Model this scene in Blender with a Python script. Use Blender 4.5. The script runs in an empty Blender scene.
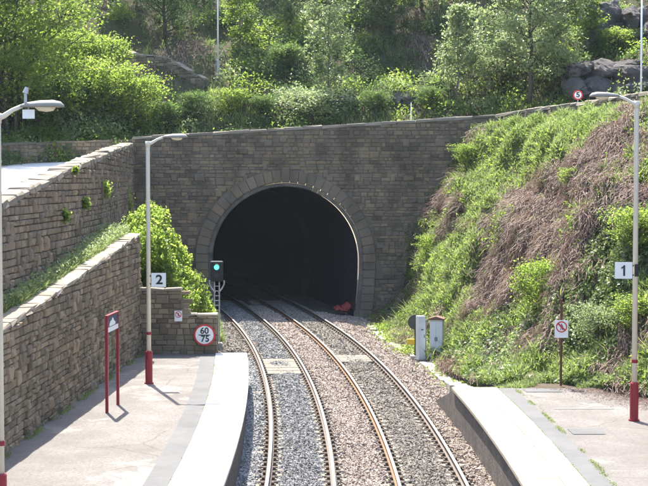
import bpy, math, random
import numpy as np
from mathutils import Vector, Matrix

# ------------------------------------------------------------------ camera, sky, sun, exposure
scene = bpy.context.scene
COL = scene.collection
F, CX, CY, CAMZ = 1500.0, 324.0, 243.0, 6.75
TH = math.atan(63 / 1500)
cam_d = bpy.data.cameras.new('camera')
cam = bpy.data.objects.new('camera', cam_d)
COL.objects.link(cam)
cam.location = (0, 0, CAMZ)
cam.rotation_euler = (math.pi / 2 - TH, 0, 0)
cam_d.sensor_width = 36
cam_d.lens = 36 * F / 648
cam_d.clip_end = 2000
scene.camera = cam

SUN_EL, SUN_AZ = math.radians(58.5), math.radians(-17)
world = bpy.data.worlds.new('World')
scene.world = world
world.use_nodes = True
wn = world.node_tree
wn.nodes.clear()
sky = wn.nodes.new('ShaderNodeTexSky')
sky.sky_type = 'NISHITA'
sky.sun_disc = False
sky.sun_elevation = SUN_EL
sky.sun_rotation = SUN_AZ
sky.dust_density = 2.0
bg = wn.nodes.new('ShaderNodeBackground')
bg.inputs['Strength'].default_value = 0.15
wo = wn.nodes.new('ShaderNodeOutputWorld')
wn.links.new(sky.outputs[0], bg.inputs[0])
wn.links.new(bg.outputs[0], wo.inputs[0])

sl = bpy.data.lights.new('sun', 'SUN')
sl.energy = 4.2
sl.angle = math.radians(0.5)
sl.color = (1.0, 0.95, 0.86)
sun = bpy.data.objects.new('sun', sl)
COL.objects.link(sun)
to_sun = Vector((math.sin(SUN_AZ) * math.cos(SUN_EL), math.cos(SUN_AZ) * math.cos(SUN_EL), math.sin(SUN_EL)))
sun.rotation_euler = to_sun.to_track_quat('Z', 'Y').to_euler()

scene.view_settings.view_transform = 'Standard'
scene.view_settings.look = 'None'
scene.view_settings.gamma = 1
scene.view_settings.use_curve_mapping = False
scene.view_settings.exposure = 1.85

rng = np.random.default_rng(7)
random.seed(7)


# ------------------------------------------------------------------ helpers
def ray(px, py):
    u, v = (px - CX) / F, (CY - py) / F
    return np.array([u, math.cos(TH) + v * math.sin(TH), -math.sin(TH) + v * math.cos(TH)])


def at(px, py, Y):
    d = ray(px, py)
    t = Y / d[1]
    return np.array([0, 0, CAMZ]) + d * t


def gnd(px, py, z):
    d = ray(px, py)
    return np.array([0, 0, CAMZ]) + d * ((z - CAMZ) / d[2])


def proj(p):
    p = np.asarray(p, float)
    x, y, z = p[..., 0], p[..., 1], p[..., 2] - CAMZ
    dep = y * math.cos(TH) - z * math.sin(TH)
    v = y * math.sin(TH) + z * math.cos(TH)
    return CX + F * x / dep, CY - F * v / dep, dep


def snoise(x, y, scale=1.0, seed=0, octaves=3):
    r = np.random.default_rng(1000 + seed)
    out = np.zeros(np.broadcast(x, y).shape)
    amp, fr, tot = 1.0, scale, 0
    for o in range(octaves):
        for k in range(5):
            a = r.uniform(0, 2 * math.pi)
            ph = r.uniform(0, 2 * math.pi)
            f2 = fr * r.uniform(0.7, 1.4)
            out = out + amp * np.sin((x * math.cos(a) + y * math.sin(a)) * f2 + ph)
        tot += amp * 2.2
        amp *= 0.5
        fr *= 2.1
    return out / tot


def mesh(name, verts, faces, smooth=False):
    """verts (N,3), faces: (M,k) array, or list of such arrays"""
    verts = np.asarray(verts, np.float32).reshape(-1, 3)
    fl = [np.asarray(f, np.int32) for f in (faces if isinstance(faces, list) else [faces])]
    fl = [f for f in fl if len(f)]
    me = bpy.data.meshes.new(name)
    me.vertices.add(len(verts))
    me.vertices.foreach_set('co', verts.ravel())
    nl = sum(f.size for f in fl)
    npoly = sum(len(f) for f in fl)
    me.loops.add(nl)
    me.polygons.add(npoly)
    me.loops.foreach_set('vertex_index', np.concatenate([f.ravel() for f in fl]))
    tot = np.concatenate([np.full(len(f), f.shape[1], np.int32) for f in fl])
    start = np.concatenate([[0], np.cumsum(tot)[:-1]]).astype(np.int32)
    me.polygons.foreach_set('loop_start', start)
    me.polygons.foreach_set('use_smooth', np.full(npoly, smooth))
    me.update(calc_edges=True)
    me.validate()
    return me


class MB:
    """collects shapes into one mesh"""
    def __init__(self):
        self.v, self.q, self.t, self.n = [], [], [], 0

    def add(self, v, q=None, t=None):
        v = np.asarray(v, float).reshape(-1, 3)
        if q is not None and len(q):
            self.q.append(np.asarray(q, int) + self.n)
        if t is not None and len(t):
            self.t.append(np.asarray(t, int) + self.n)
        self.v.append(v)
        self.n += len(v)
        return self

    def box(self, lo, hi, rz=0.0, at_=(0, 0, 0), bev=0.0):
        x0, y0, z0 = lo
        x1, y1, z1 = hi
        if bev <= 0:
            v = np.array([[x0, y0, z0], [x1, y0, z0], [x1, y1, z0], [x0, y1, z0], [x0, y0, z1], [x1, y0, z1], [x1, y1, z1], [x0, y1, z1]], float)
            q = [[3, 2, 1, 0], [4, 5, 6, 7], [0, 1, 5, 4], [1, 2, 6, 5], [2, 3, 7, 6], [3, 0, 4, 7]]
        else:
            b = bev
            v = [[x0, y0, z0], [x1, y0, z0], [x1, y1, z0], [x0, y1, z0],
                 [x0, y0, z1 - b], [x1, y0, z1 - b], [x1, y1, z1 - b], [x0, y1, z1 - b],
                 [x0 + b, y0 + b, z1], [x1 - b, y0 + b, z1], [x1 - b, y1 - b, z1], [x0 + b, y1 - b, z1]]
            v = np.array(v, float)
            q = [[3, 2, 1, 0], [8, 9, 10, 11]]
            for k in range(4):
                j = (k + 1) % 4
                q += [[k, j, 4 + j, 4 + k], [4 + k, 4 + j, 8 + j, 8 + k]]
        c, s = math.cos(rz), math.sin(rz)
        w = v.copy()
        w[:, 0] = v[:, 0] * c - v[:, 1] * s
        w[:, 1] = v[:, 0] * s + v[:, 1] * c
        return self.add(w + np.asarray(at_, float), q)

    def tube(self, pts, radii, n=8, caps=True):
        pts = np.asarray(pts, float)
        m = len(pts)
        radii = np.broadcast_to(np.asarray(radii, float), (m,))
        tan = np.gradient(pts, axis=0)
        tan /= np.linalg.norm(tan, axis=1)[:, None] + 1e-9
        ref = np.array([0, 0, 1.0]) if abs(tan[0][2]) < 0.9 else np.array([1.0, 0, 0])
        V = []
        for k in range(m):
            a = np.cross(tan[k], ref)
            a /= np.linalg.norm(a) + 1e-9
            b = np.cross(tan[k], a)
            ref = np.cross(a, tan[k])
            ang = np.arange(n) * 2 * math.pi / n
            V.append(pts[k] + radii[k] * (np.cos(ang)[:, None] * a + np.sin(ang)[:, None] * b))
        q = []
        for k in range(m - 1):
            for j in range(n):
                q.append([k * n + j, (k + 1) * n + j, (k + 1) * n + (j + 1) % n, k * n + (j + 1) % n])
        t = []
        V = np.concatenate(V)
        if caps:
            V = np.concatenate([V, pts[:1], pts[-1:]])
            for j in range(n):
                t.append([m * n, j, (j + 1) % n])
                t.append([m * n + 1, (m - 1) * n + (j + 1) % n, (m - 1) * n + j])
        return self.add(V, q, t)

    def disc(self, c, r, depth, axis=(0, -1, 0), n=28):
        a = np.asarray(c, float)
        return self.tube([a, a + np.asarray(axis, float) * depth], [r, r], n)

    def mesh(self, name, smooth=False):
        v = np.concatenate(self.v)
        f = []
        if self.q:
            f.append(np.concatenate(self.q))
        if self.t:
            f.append(np.concatenate(self.t))
        return mesh(name, v, f, smooth)

    def obj(self, name, mat, parent=None, origin=None, smooth=False):
        return obj(name, self.mesh(name, smooth), mat, parent, origin)


def obj(name, me, mat=None, parent=None, loc=None):
    o = bpy.data.objects.new(name, me)
    COL.objects.link(o)
    if mat is not None and len(me.materials) == 0:
        me.materials.append(mat)
    if loc is not None:
        o.location = loc
    if parent is not None:
        o.parent = parent
    return o


def tag(o, label, cat, group=None):
    o['label'] = label
    o['category'] = cat
    if group:
        o['group'] = group
    return o


def thing(name, loc, label, cat, group=None, rz=0.0):
    o = bpy.data.objects.new(name, None)
    COL.objects.link(o)
    o.empty_display_size = 0.2
    o.location = loc
    o.rotation_euler = (0, 0, rz)
    return tag(o, label, cat, group)


def structure(o):
    o['kind'] = 'structure'
    return o


def stuff(o):
    o['kind'] = 'stuff'
    return o


# ------------------------------------------------------------------ materials
class NT:
    def __init__(self, name):
        self.m = bpy.data.materials.new(name)
        self.m.use_nodes = True
        self.t = self.m.node_tree
        self.t.nodes.clear()
        self.out = self.t.nodes.new('ShaderNodeOutputMaterial')
        self.p = self.t.nodes.new('ShaderNodeBsdfPrincipled')
        self.t.links.new(self.p.outputs[0], self.out.inputs[0])
        g = self.t.nodes.new('ShaderNodeNewGeometry')
        self.geo = g
        self.pos = g.outputs['Position']

    def node(self, typ, **kw):
        n = self.t.nodes.new(typ)
        for k, v in kw.items():
            setattr(n, k, v)
        return n

    def link(self, a, b):
        self.t.links.new(a, b)

    def noise(self, scale, detail=4, rough=0.6, vec=None, stretch=None):
        n = self.node('ShaderNodeTexNoise')
        n.inputs['Scale'].default_value = scale
        n.inputs['Detail'].default_value = detail
        n.inputs['Roughness'].default_value = rough
        v = vec or self.pos
        if stretch:
            mp = self.node('ShaderNodeMapping')
            mp.inputs['Scale'].default_value = stretch
            self.link(v, mp.inputs[0])
            v = mp.outputs[0]
        self.link(v, n.inputs['Vector'])
        return n.outputs['Fac']

    def ramp(self, fac, stops):
        r = self.node('ShaderNodeValToRGB')
        e = r.color_ramp.elements
        while len(e) > 1:
            e.remove(e[-1])
        e[0].position = stops[0][0]
        e[0].color = (*stops[0][1], 1)
        for p, c in stops[1:]:
            k = e.new(p)
            k.color = (*c, 1)
        self.link(fac, r.inputs[0])
        return r.outputs[0]

    def mix(self, fac, a, b, mode='MIX'):
        m = self.node('ShaderNodeMix', data_type='RGBA', blend_type=mode)
        for s, val in ((m.inputs[0], fac), (m.inputs[6], a), (m.inputs[7], b)):
            if isinstance(val, (int, float)):
                s.default_value = val
            elif isinstance(val, tuple):
                s.default_value = (*val, 1)
            else:
                self.link(val, s)
        return m.outputs[2]

    def math(self, op, a, b=0.0):
        m = self.node('ShaderNodeMath', operation=op)
        for s, val in ((m.inputs[0], a), (m.inputs[1], b)):
            if isinstance(val, (int, float)):
                s.default_value = val
            else:
                self.link(val, s)
        return m.outputs[0]

    def smooth(self, fac, lo, hi):
        m = self.node('ShaderNodeMapRange', interpolation_type='SMOOTHSTEP')
        self.link(fac, m.inputs[0])
        m.inputs[1].default_value = lo
        m.inputs[2].default_value = hi
        return m.outputs[0]

    def rand(self):
        oi = self.node('ShaderNodeObjectInfo')
        return self.math('FRACT', self.math('ADD', oi.outputs['Random'], self.geo.outputs['Random Per Island']))

    def bump(self, h, dist=0.02, strength=0.6):
        b = self.node('ShaderNodeBump')
        b.inputs['Strength'].default_value = strength
        b.inputs['Distance'].default_value = dist
        self.link(h, b.inputs['Height'])
        self.link(b.outputs[0], self.p.inputs['Normal'])

    def col(self, c):
        if isinstance(c, tuple):
            self.p.inputs['Base Color'].default_value = (*c, 1)
        else:
            self.link(c, self.p.inputs['Base Color'])

    def set(self, rough=0.8, metal=0.0, spec=0.5):
        self.p.inputs['Roughness'].default_value = rough
        self.p.inputs['Metallic'].default_value = metal
        self.p.inputs['Specular IOR Level'].default_value = spec
        return self


def m_stone(name, dark, mid, light, soot=0.5, green=0.0):
    n = NT(name)
    r = n.rand()
    c = n.ramp(r, [(0, dark), (0.3, mid), (0.62, mid), (0.82, light), (1, tuple(0.7 * a + 0.3 * b for a, b in zip(light, (0.32, 0.2, 0.11))))])
    f = n.noise(9, 5, 0.7)
    c = n.mix(n.math('MULTIPLY', f, 0.55), c, tuple(x * 0.45 for x in mid))
    st = n.smooth(n.noise(0.55, 5, 0.65, stretch=(1, 1, 0.5)), 0.42, 0.66)
    c = n.mix(n.math('MULTIPLY', st, soot), c, tuple(x * 0.35 for x in dark))
    if green:
        gm = n.smooth(n.noise(0.9, 5, 0.7), 0.55, 0.75)
        c = n.mix(n.math('MULTIPLY', gm, green), c, (0.09, 0.115, 0.035))
    n.col(c)
    n.bump(n.noise(22, 6, 0.75), 0.03, 0.9)
    n.set(0.93, 0, 0.2)
    return n.m


def m_plain(name, c, rough=0.6, metal=0.0, var=0.25, scale=6.0, bump=0.0, spec=0.4):
    n = NT(name)
    k = n.noise(scale, 4, 0.65)
    k2 = n.noise(scale * 0.15, 3, 0.6)
    cc = n.mix(n.math('MULTIPLY', k, var * 1.6), c, tuple(x * 0.5 for x in c))
    cc = n.mix(n.math('MULTIPLY', k2, var), cc, tuple(min(1, x * 1.35) for x in c))
    n.col(cc)
    if bump:
        n.bump(k, bump, 0.6)
    n.set(rough, metal, spec)
    return n.m


def m_leaf(name, c1, c2, c3, trans=0.45, rough=0.5, clump=0.5, spec=0.35):
    n = NT(name)
    r = n.geo.outputs['Random Per Island']
    oi = n.node('ShaderNodeObjectInfo')
    c = n.ramp(r, [(0, c1), (0.5, c2), (0.93, c3), (1, tuple(0.6 * a + 0.4 * b for a, b in zip(c3, (0.3, 0.26, 0.1))))])
    cl = n.smooth(n.noise(clump, 3, 0.6), 0.35, 0.68)
    c = n.mix(cl, n.mix(0.5, c, c1), c)
    c = n.mix(n.math('MULTIPLY', oi.outputs['Random'], 0.35), c, c1)
    n.col(c)
    n.set(rough, 0, spec)
    tr = n.node('ShaderNodeBsdfTranslucent')
    hs = n.node('ShaderNodeHueSaturation')
    hs.inputs['Saturation'].default_value = 1.1
    hs.inputs['Value'].default_value = 1.8
    n.link(c, hs.inputs['Color'])
    n.link(hs.outputs[0], tr.inputs['Color'])
    mx = n.node('ShaderNodeMixShader')
    mx.inputs[0].default_value = trans
    n.link(n.p.outputs[0], mx.inputs[1])
    n.link(tr.outputs[0], mx.inputs[2])
    n.link(mx.outputs[0], n.out.inputs[0])
    return n.m


def m_soil(name, a, b, c, scale=0.8):
    n = NT(name)
    f = n.noise(scale, 6, 0.7)
    g = n.noise(7, 5, 0.7)
    col = n.ramp(f, [(0.3, a), (0.5, b), (0.7, c)])
    col = n.mix(n.math('MULTIPLY', g, 0.7), col, tuple(x * 0.4 for x in a))
    n.col(col)
    n.bump(n.noise(6, 6, 0.75), 0.12, 1.0)
    n.set(0.95, 0, 0.15)
    return n.m


M = {}
M['stone_left'] = m_stone('weathered_sandstone', (0.16, 0.125, 0.086), (0.29, 0.23, 0.158), (0.44, 0.34, 0.225), 0.3, 0.2)
M['stone_upper'] = m_stone('upper_wall_sandstone', (0.17, 0.135, 0.1), (0.28, 0.225, 0.165), (0.4, 0.31, 0.215), 0.3, 0.2)
M['stone_portal'] = m_stone('sooty_sandstone', (0.15, 0.12, 0.088), (0.25, 0.2, 0.142), (0.36, 0.265, 0.165), 0.55, 0.06)
M['voussoir'] = m_stone('arch_sandstone', (0.19, 0.155, 0.112), (0.25, 0.2, 0.145), (0.31, 0.24, 0.16), 0.45)
M['rim'] = m_stone('arch_edge_brick', (0.16, 0.145, 0.125), (0.22, 0.2, 0.17), (0.28, 0.25, 0.21), 0.4)
M['mortar'] = m_plain('dark_mortar', (0.15, 0.125, 0.095), 0.95, 0, 0.5, 14, 0.02, 0.1)
M['mortar_dark'] = m_plain('sooty_mortar', (0.19, 0.155, 0.115), 0.95, 0, 0.5, 14, 0.02, 0.1)
M['coping'] = m_stone('coping_sandstone', (0.22, 0.19, 0.15), (0.33, 0.285, 0.225), (0.44, 0.385, 0.3), 0.25, 0.35)
M['coping_ledge'] = m_stone('lichen_coping', (0.28, 0.24, 0.19), (0.4, 0.34, 0.26), (0.55, 0.5, 0.42), 0.15, 0.5)
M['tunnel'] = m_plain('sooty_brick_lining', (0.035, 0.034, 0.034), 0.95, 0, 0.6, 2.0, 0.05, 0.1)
M['rail_steel'] = m_plain('polished_rail_head', (0.62, 0.6, 0.57), 0.38, 0.75, 0.15, 3)
M['rail_rust'] = m_plain('rusty_rail_side', (0.2, 0.105, 0.05), 0.85, 0.0, 0.5, 8)
M['rail_brown'] = m_plain('dull_brown_rail_side', (0.13, 0.1, 0.08), 0.8, 0.0, 0.4, 8)
M['sleeper'] = m_plain('weathered_sleeper', (0.23, 0.195, 0.155), 0.9, 0, 0.6, 9, 0.01, 0.2)
M['panel'] = m_plain('dusty_timber_panel', (0.2, 0.18, 0.15), 0.95, 0, 0.8, 5, 0.03, 0.15)
M['fastener'] = m_plain('rail_chair_iron', (0.1, 0.075, 0.055), 0.8, 0.2, 0.4, 20)
M['asphalt'] = None
M['red'] = m_plain('maroon_paint', (0.26, 0.018, 0.03), 0.4, 0, 0.25, 9)
M['cream'] = m_plain('cream_paint', (0.62, 0.58, 0.49), 0.45, 0, 0.15, 5)
M['grey_metal'] = m_plain('galvanised_grey', (0.42, 0.43, 0.43), 0.5, 0.3, 0.3, 9)
M['lamp_grey'] = m_plain('lantern_housing', (0.24, 0.225, 0.2), 0.5, 0.1, 0.3, 9)
M['lamp_lens'] = m_plain('lantern_bowl', (0.6, 0.55, 0.42), 0.3, 0, 0.15, 9)
M['white'] = m_plain('white_sign_enamel', (0.74, 0.75, 0.74), 0.4, 0, 0.1, 9)
M['black'] = m_plain('black_enamel', (0.014, 0.014, 0.016), 0.5, 0, 0.1, 9)
M['sign_red'] = m_plain('sign_red_enamel', (0.5, 0.025, 0.03), 0.4, 0, 0.15, 9)
M['navy'] = m_plain('navy_poster', (0.025, 0.03, 0.11), 0.35, 0, 0.3, 5)
M['brown_post'] = m_plain('brown_sign_post', (0.12, 0.04, 0.03), 0.6, 0, 0.3, 9)
M['cabinet'] = m_plain('pale_cabinet_paint', (0.6, 0.64, 0.66), 0.5, 0, 0.3, 4)
M['cabinet_lid'] = m_plain('rusty_lid', (0.15, 0.085, 0.06), 0.8, 0, 0.5, 8)
M['dark_metal'] = m_plain('dark_disc_metal', (0.05, 0.052, 0.05), 0.7, 0.1, 0.3, 8)
M['yellow'] = m_plain('yellow_paint', (0.6, 0.42, 0.03), 0.5, 0, 0.3, 9)
M['bark'] = m_plain('bark', (0.085, 0.07, 0.055), 0.95, 0, 0.5, 12, 0.03, 0.1)
M['pale_bark'] = m_plain('pale_bark', (0.16, 0.145, 0.12), 0.95, 0, 0.5, 12, 0.03, 0.1)
M['concrete'] = m_plain('pale_concrete', (0.34, 0.32, 0.285), 0.9, 0, 0.35, 3, 0.005, 0.2)
M['red_plastic'] = m_plain('faded_red_plastic', (0.4, 0.06, 0.05), 0.5, 0, 0.3, 6)
M['blue_plastic'] = m_plain('blue_plastic', (0.2, 0.22, 0.5), 0.5, 0, 0.3, 6)
M['soil'] = m_soil('dry_soil', (0.12, 0.09, 0.065), (0.17, 0.13, 0.095), (0.09, 0.085, 0.045))
M['hill_soil'] = m_soil('hill_soil', (0.085, 0.085, 0.04), (0.115, 0.1, 0.06), (0.07, 0.095, 0.035), 0.5)
M['leaf_bright'] = m_leaf('bright_leaves', (0.11, 0.16, 0.035), (0.18, 0.24, 0.055), (0.26, 0.31, 0.1), 0.68)
M['leaf_mid'] = m_leaf('mid_leaves', (0.06, 0.1, 0.03), (0.095, 0.15, 0.045), (0.15, 0.2, 0.075), 0.58)
M['leaf_dark'] = m_leaf('dark_leaves', (0.045, 0.075, 0.03), (0.068, 0.108, 0.042), (0.1, 0.14, 0.06), 0.45)
M['leaf_pale'] = m_leaf('pale_leaves', (0.14, 0.18, 0.08), (0.22, 0.27, 0.12), (0.32, 0.36, 0.2), 0.45, 0.38, 0.5, 0.5)
M['leaf_ivy'] = m_leaf('ivy_leaves', (0.08, 0.11, 0.04), (0.13, 0.165, 0.06), (0.2, 0.23, 0.1), 0.35, 0.45, 0.7, 0.4)
M['grass'] = m_leaf('grass_blades', (0.13, 0.17, 0.06), (0.19, 0.24, 0.088), (0.27, 0.3, 0.14), 0.45, 0.55)
M['bracken'] = m_leaf('dead_bracken', (0.13, 0.085, 0.068), (0.22, 0.15, 0.12), (0.33, 0.245, 0.2), 0.15, 0.8)
M['rock'] = None

n = NT('weathered_rock')
vr = n.node('ShaderNodeTexVoronoi')
vr.inputs['Scale'].default_value = 0.9
rw = n.node('ShaderNodeTexNoise')
rw.inputs['Scale'].default_value = 1.1
rw.inputs['Detail'].default_value = 4
n.link(n.pos, rw.inputs['Vector'])
rm = n.node('ShaderNodeMix', data_type='VECTOR')
rm.inputs[0].default_value = 0.72
n.link(n.pos, rm.inputs[4])
n.link(rw.outputs['Color'], rm.inputs[5])
n.link(rm.outputs[1], vr.inputs['Vector'])
c = n.ramp(n.noise(0.8, 6, 0.7), [(0.3, (0.13, 0.12, 0.12)), (0.5, (0.23, 0.21, 0.205)), (0.72, (0.36, 0.33, 0.31))])
c = n.mix(n.smooth(n.noise(1.3, 5, 0.7), 0.52, 0.72), c, (0.05, 0.065, 0.025))
n.col(c)
vr.feature = 'DISTANCE_TO_EDGE'
crk = n.smooth(vr.outputs['Distance'], 0.0, 0.03)
c = n.mix(crk, (0.1, 0.09, 0.085), c)
n.col(c)
n.bump(n.math('ADD', n.noise(3, 8, 0.8, stretch=(1, 1, 2.4)), n.math('MULTIPLY', crk, 0.5)), 0.45, 1.0)
n.set(0.95, 0, 0.2)
M['rock'] = n.m

n = NT('platform_asphalt')
a = n.noise(0.5, 5, 0.65)
b = n.noise(15, 5, 0.8)
c = n.ramp(a, [(0.3, (0.115, 0.103, 0.095)), (0.5, (0.155, 0.141, 0.13)), (0.7, (0.205, 0.19, 0.176))])
c = n.mix(n.smooth(b, 0.42, 0.68), c, (0.095, 0.085, 0.078))
sp = n.smooth(n.noise(0.23, 6, 0.75), 0.56, 0.6)
c = n.mix(n.math('MULTIPLY', sp, 0.35), c, (0.28, 0.26, 0.24))
ms = n.smooth(n.noise(1.7, 6, 0.8), 0.6, 0.72)
c = n.mix(n.math('MULTIPLY', ms, 0.45), c, (0.16, 0.15, 0.07))
vo = n.node('ShaderNodeTexVoronoi', feature='DISTANCE_TO_EDGE')
vo.inputs['Scale'].default_value = 0.42
wv = n.node('ShaderNodeTexNoise')
wv.inputs['Scale'].default_value = 1.6
n.link(n.pos, wv.inputs['Vector'])
wm_ = n.node('ShaderNodeMix', data_type='VECTOR')
wm_.inputs[0].default_value = 0.3
n.link(n.pos, wm_.inputs[4])
n.link(wv.outputs['Color'], wm_.inputs[5])
n.link(wm_.outputs[1], vo.inputs['Vector'])
ck = n.math('MULTIPLY', n.math('SUBTRACT', 1.0, n.smooth(vo.outputs['Distance'], 0.0, 0.012)), n.smooth(n.noise(0.4, 3, 0.5), 0.45, 0.6))
c = n.mix(n.math('MULTIPLY', ck, 0.6), c, (0.06, 0.06, 0.045))
sg = n.smooth(n.noise(70, 2, 0.6), 0.6, 0.75)
c = n.mix(n.math('MULTIPLY', sg, 0.35), c, (0.33, 0.31, 0.29))
c = n.mix(n.math('MULTIPLY', n.smooth(n.noise(3.1, 5, 0.75, stretch=(1, .3, 1)), 0.5, 0.75), 0.3), c, (0.1, 0.092, 0.085))
n.col(c)
n.bump(b, 0.01, 0.5)
n.set(0.9, 0, 0.25)
M['asphalt'] = n.m

n = NT('dark_asphalt_strip')
b = n.noise(20, 4, 0.7)
c = n.ramp(n.noise(0.8, 5, 0.7), [(0.3, (0.1, 0.1, 0.098)), (0.7, (0.15, 0.147, 0.143))])
c = n.mix(n.math('MULTIPLY', b, 0.4), c, (0.08, 0.08, 0.08))
n.col(c)
n.bump(b, 0.01, 0.4)
n.set(0.9, 0, 0.25)
M['strip'] = n.m

n = NT('road_asphalt')
c = n.ramp(n.noise(1.2, 5, 0.7), [(0.3, (0.42, 0.42, 0.42)), (0.7, (0.52, 0.52, 0.51))])
n.col(c)
n.bump(n.noise(30, 4, 0.7), 0.01, 0.4)
n.set(0.75, 0, 0.4)
M['road'] = n.m


def m_slab(name, c1, c2, stain):
    n = NT(name)
    r = n.rand()
    c = n.ramp(r, [(0, c1), (1, c2)])
    f = n.noise(2.2, 5, 0.7)
    c = n.mix(n.math('MULTIPLY', n.smooth(f, 0.45, 0.75), 0.55), c, stain)
    c = n.mix(n.math('MULTIPLY', n.noise(25, 3, 0.7), 0.25), c, stain)
    n.col(c)
    n.bump(n.noise(30, 4, 0.7), 0.004, 0.5)
    n.set(0.85, 0, 0.3)
    return n.m


M['slab_white'] = m_slab('whitened_coping_slab', (0.5, 0.49, 0.465), (0.62, 0.61, 0.58), (0.36, 0.345, 0.31))
M['slab_cream'] = m_slab('cream_coping_slab', (0.31, 0.265, 0.195), (0.42, 0.365, 0.28), (0.22, 0.18, 0.125))

n = NT('platform_brick_face')
br = n.node('ShaderNodeTexBrick')
br.inputs['Scale'].default_value = 4.4
br.inputs['Color1'].default_value = (0.12, 0.105, 0.095, 1)
br.inputs['Color2'].default_value = (0.2, 0.165, 0.14, 1)
br.inputs['Mortar'].default_value = (0.09, 0.085, 0.08, 1)
br.inputs['Mortar Size'].default_value = 0.025
sep = n.node('ShaderNodeSeparateXYZ')
cmb = n.node('ShaderNodeCombineXYZ')
n.link(n.pos, sep.inputs[0])
n.link(sep.outputs[1], cmb.inputs[0])
n.link(sep.outputs[2], cmb.inputs[1])
n.link(cmb.outputs[0], br.inputs['Vector'])
c = n.mix(n.smooth(n.noise(1.1, 5, 0.7), 0.4, 0.7), br.outputs[0], (0.085, 0.08, 0.075))
n.col(c)
n.bump(n.noise(18, 5, 0.7), 0.02, 0.7)
n.set(0.95, 0, 0.15)
M['face'] = n.m


def m_ballast(name, stops, stain):
    n = NT(name)
    r = n.rand()
    c = n.ramp(r, stops)
    c = n.mix(n.math('MULTIPLY', n.smooth(n.noise(0.9, 5, 0.7), 0.4, 0.7), 0.5), c, stain)
    n.col(c)
    n.bump(n.noise(24, 4, 0.8), 0.05, 1.0)
    n.set(0.9, 0, 0.25)
    return n.m


M['bal_grey'] = m_ballast('grey_ballast', [(0, (0.14, 0.137, 0.133)), (0.5, (0.25, 0.245, 0.24)), (1, (0.42, 0.41, 0.4))], (0.17, 0.16, 0.14))
M['bal_pale'] = m_ballast('pale_ballast', [(0, (0.2, 0.2, 0.2)), (0.5, (0.36, 0.36, 0.36)), (1, (0.56, 0.56, 0.56))], (0.25, 0.24, 0.23))
M['bal_tan'] = m_ballast('tan_ballast', [(0, (0.26, 0.2, 0.155)), (0.5, (0.4, 0.32, 0.265)), (1, (0.56, 0.48, 0.42))], (0.32, 0.25, 0.195))
M['bal_brown'] = m_ballast('brown_ballast', [(0, (0.15, 0.13, 0.11)), (0.5, (0.26, 0.23, 0.195)), (1, (0.42, 0.375, 0.32))], (0.22, 0.185, 0.145))
n = NT('trackbed_fines')
c = n.ramp(n.noise(0.7, 6, 0.7), [(0.3, (0.18, 0.15, 0.125)), (0.7, (0.28, 0.235, 0.19))])
c = n.mix(n.math('MULTIPLY', n.noise(16, 4, 0.8), 0.6), c, (0.06, 0.055, 0.05))
n.col(c)
n.bump(n.noise(16, 4, 0.8), 0.06, 1.0)
n.set(0.95, 0, 0.15)
M['bed'] = n.m

n = NT('green_signal_lens')
n.col((0.0, 0.3, 0.2))
n.p.inputs['Emission Color'].default_value = (0.05, 1.0, 0.62, 1)
n.p.inputs['Emission Strength'].default_value = 1.6
M['green_lens'] = n.m

# ------------------------------------------------------------------ alignment of the two tracks (x of left track centre as a function of y)
C0, C1, C2, C3, SP, G = -1.17029, -2.07341, -1.64759, -0.01808, 2.95375, 0.7525


def trk(Y):
    t = (np.asarray(Y, float) - 50) / 30
    lin = np.minimum(t, 1.0)
    b = C0 + C1 * lin + C2 * lin ** 2 + C3 * lin ** 3
    sl = C1 + 2 * C2 + 3 * C3
    e = np.maximum(t - 1.0, 0)
    near = np.maximum(-(t + 0.72), 0)
    return b + sl * e - 0.9 * e * e - near * 0.0


PY = 78.0          # plane of the tunnel portal
BEDZ = -0.24

# ------------------------------------------------------------------ large ground sheet, trackbed
mb = MB()
mb.add([[-160, -60, -1.2], [160, -60, -1.2], [160, 190, -1.2], [-160, 190, -1.2]], [[0, 1, 2, 3]])
structure(mb.obj('ground', M['soil']))


def strip_mesh(ys, lo, hi, zf, nx):
    ys = np.asarray(ys)
    U = np.linspace(0, 1, nx)
    X = lo[:, None] + (hi - lo)[:, None] * U[None, :]
    Y = np.repeat(ys[:, None], nx, 1)
    Z = zf(X, Y)
    V = np.stack([X, Y, Z], -1).reshape(-1, 3)
    i = np.arange(len(ys) - 1)[:, None] * nx + np.arange(nx - 1)[None, :]
    q = np.stack([i, i + 1, i + nx + 1, i + nx], -1).reshape(-1, 4)
    return V, q


def bed_z(X, Y):
    o = X - trk(Y)
    # slight hump under each track, a cess beyond
    z = BEDZ + 0.02 * snoise(X, Y, 2.5, 3)
    z = z - 0.16 * np.clip((o - (SP + 1.6)) / 1.4, 0, 1) + 0.12 * np.clip((o - (SP + 3.6)) / 2.0, 0, 1)
    z = z - 0.1 * np.clip((-1.5 - o) / 0.6, 0, 1)
    return z


ys = np.arange(8, 150, 0.5)
V, q = strip_mesh(ys, trk(ys) - 5.2, trk(ys) + 11, bed_z, 66)
structure(obj('trackbed', mesh('trackbed', V, q, True), M['bed']))

# ------------------------------------------------------------------ ballast stones
oct_v = np.array([[1, 0, 0], [-1, 0, 0], [0, 1, 0], [0, -1, 0], [0, 0, 1], [0, 0, -1]], float)
oct_f = np.array([[0, 2, 4], [2, 1, 4], [1, 3, 4], [3, 0, 4], [2, 0, 5], [1, 2, 5], [3, 1, 5], [0, 3, 5]])


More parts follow.
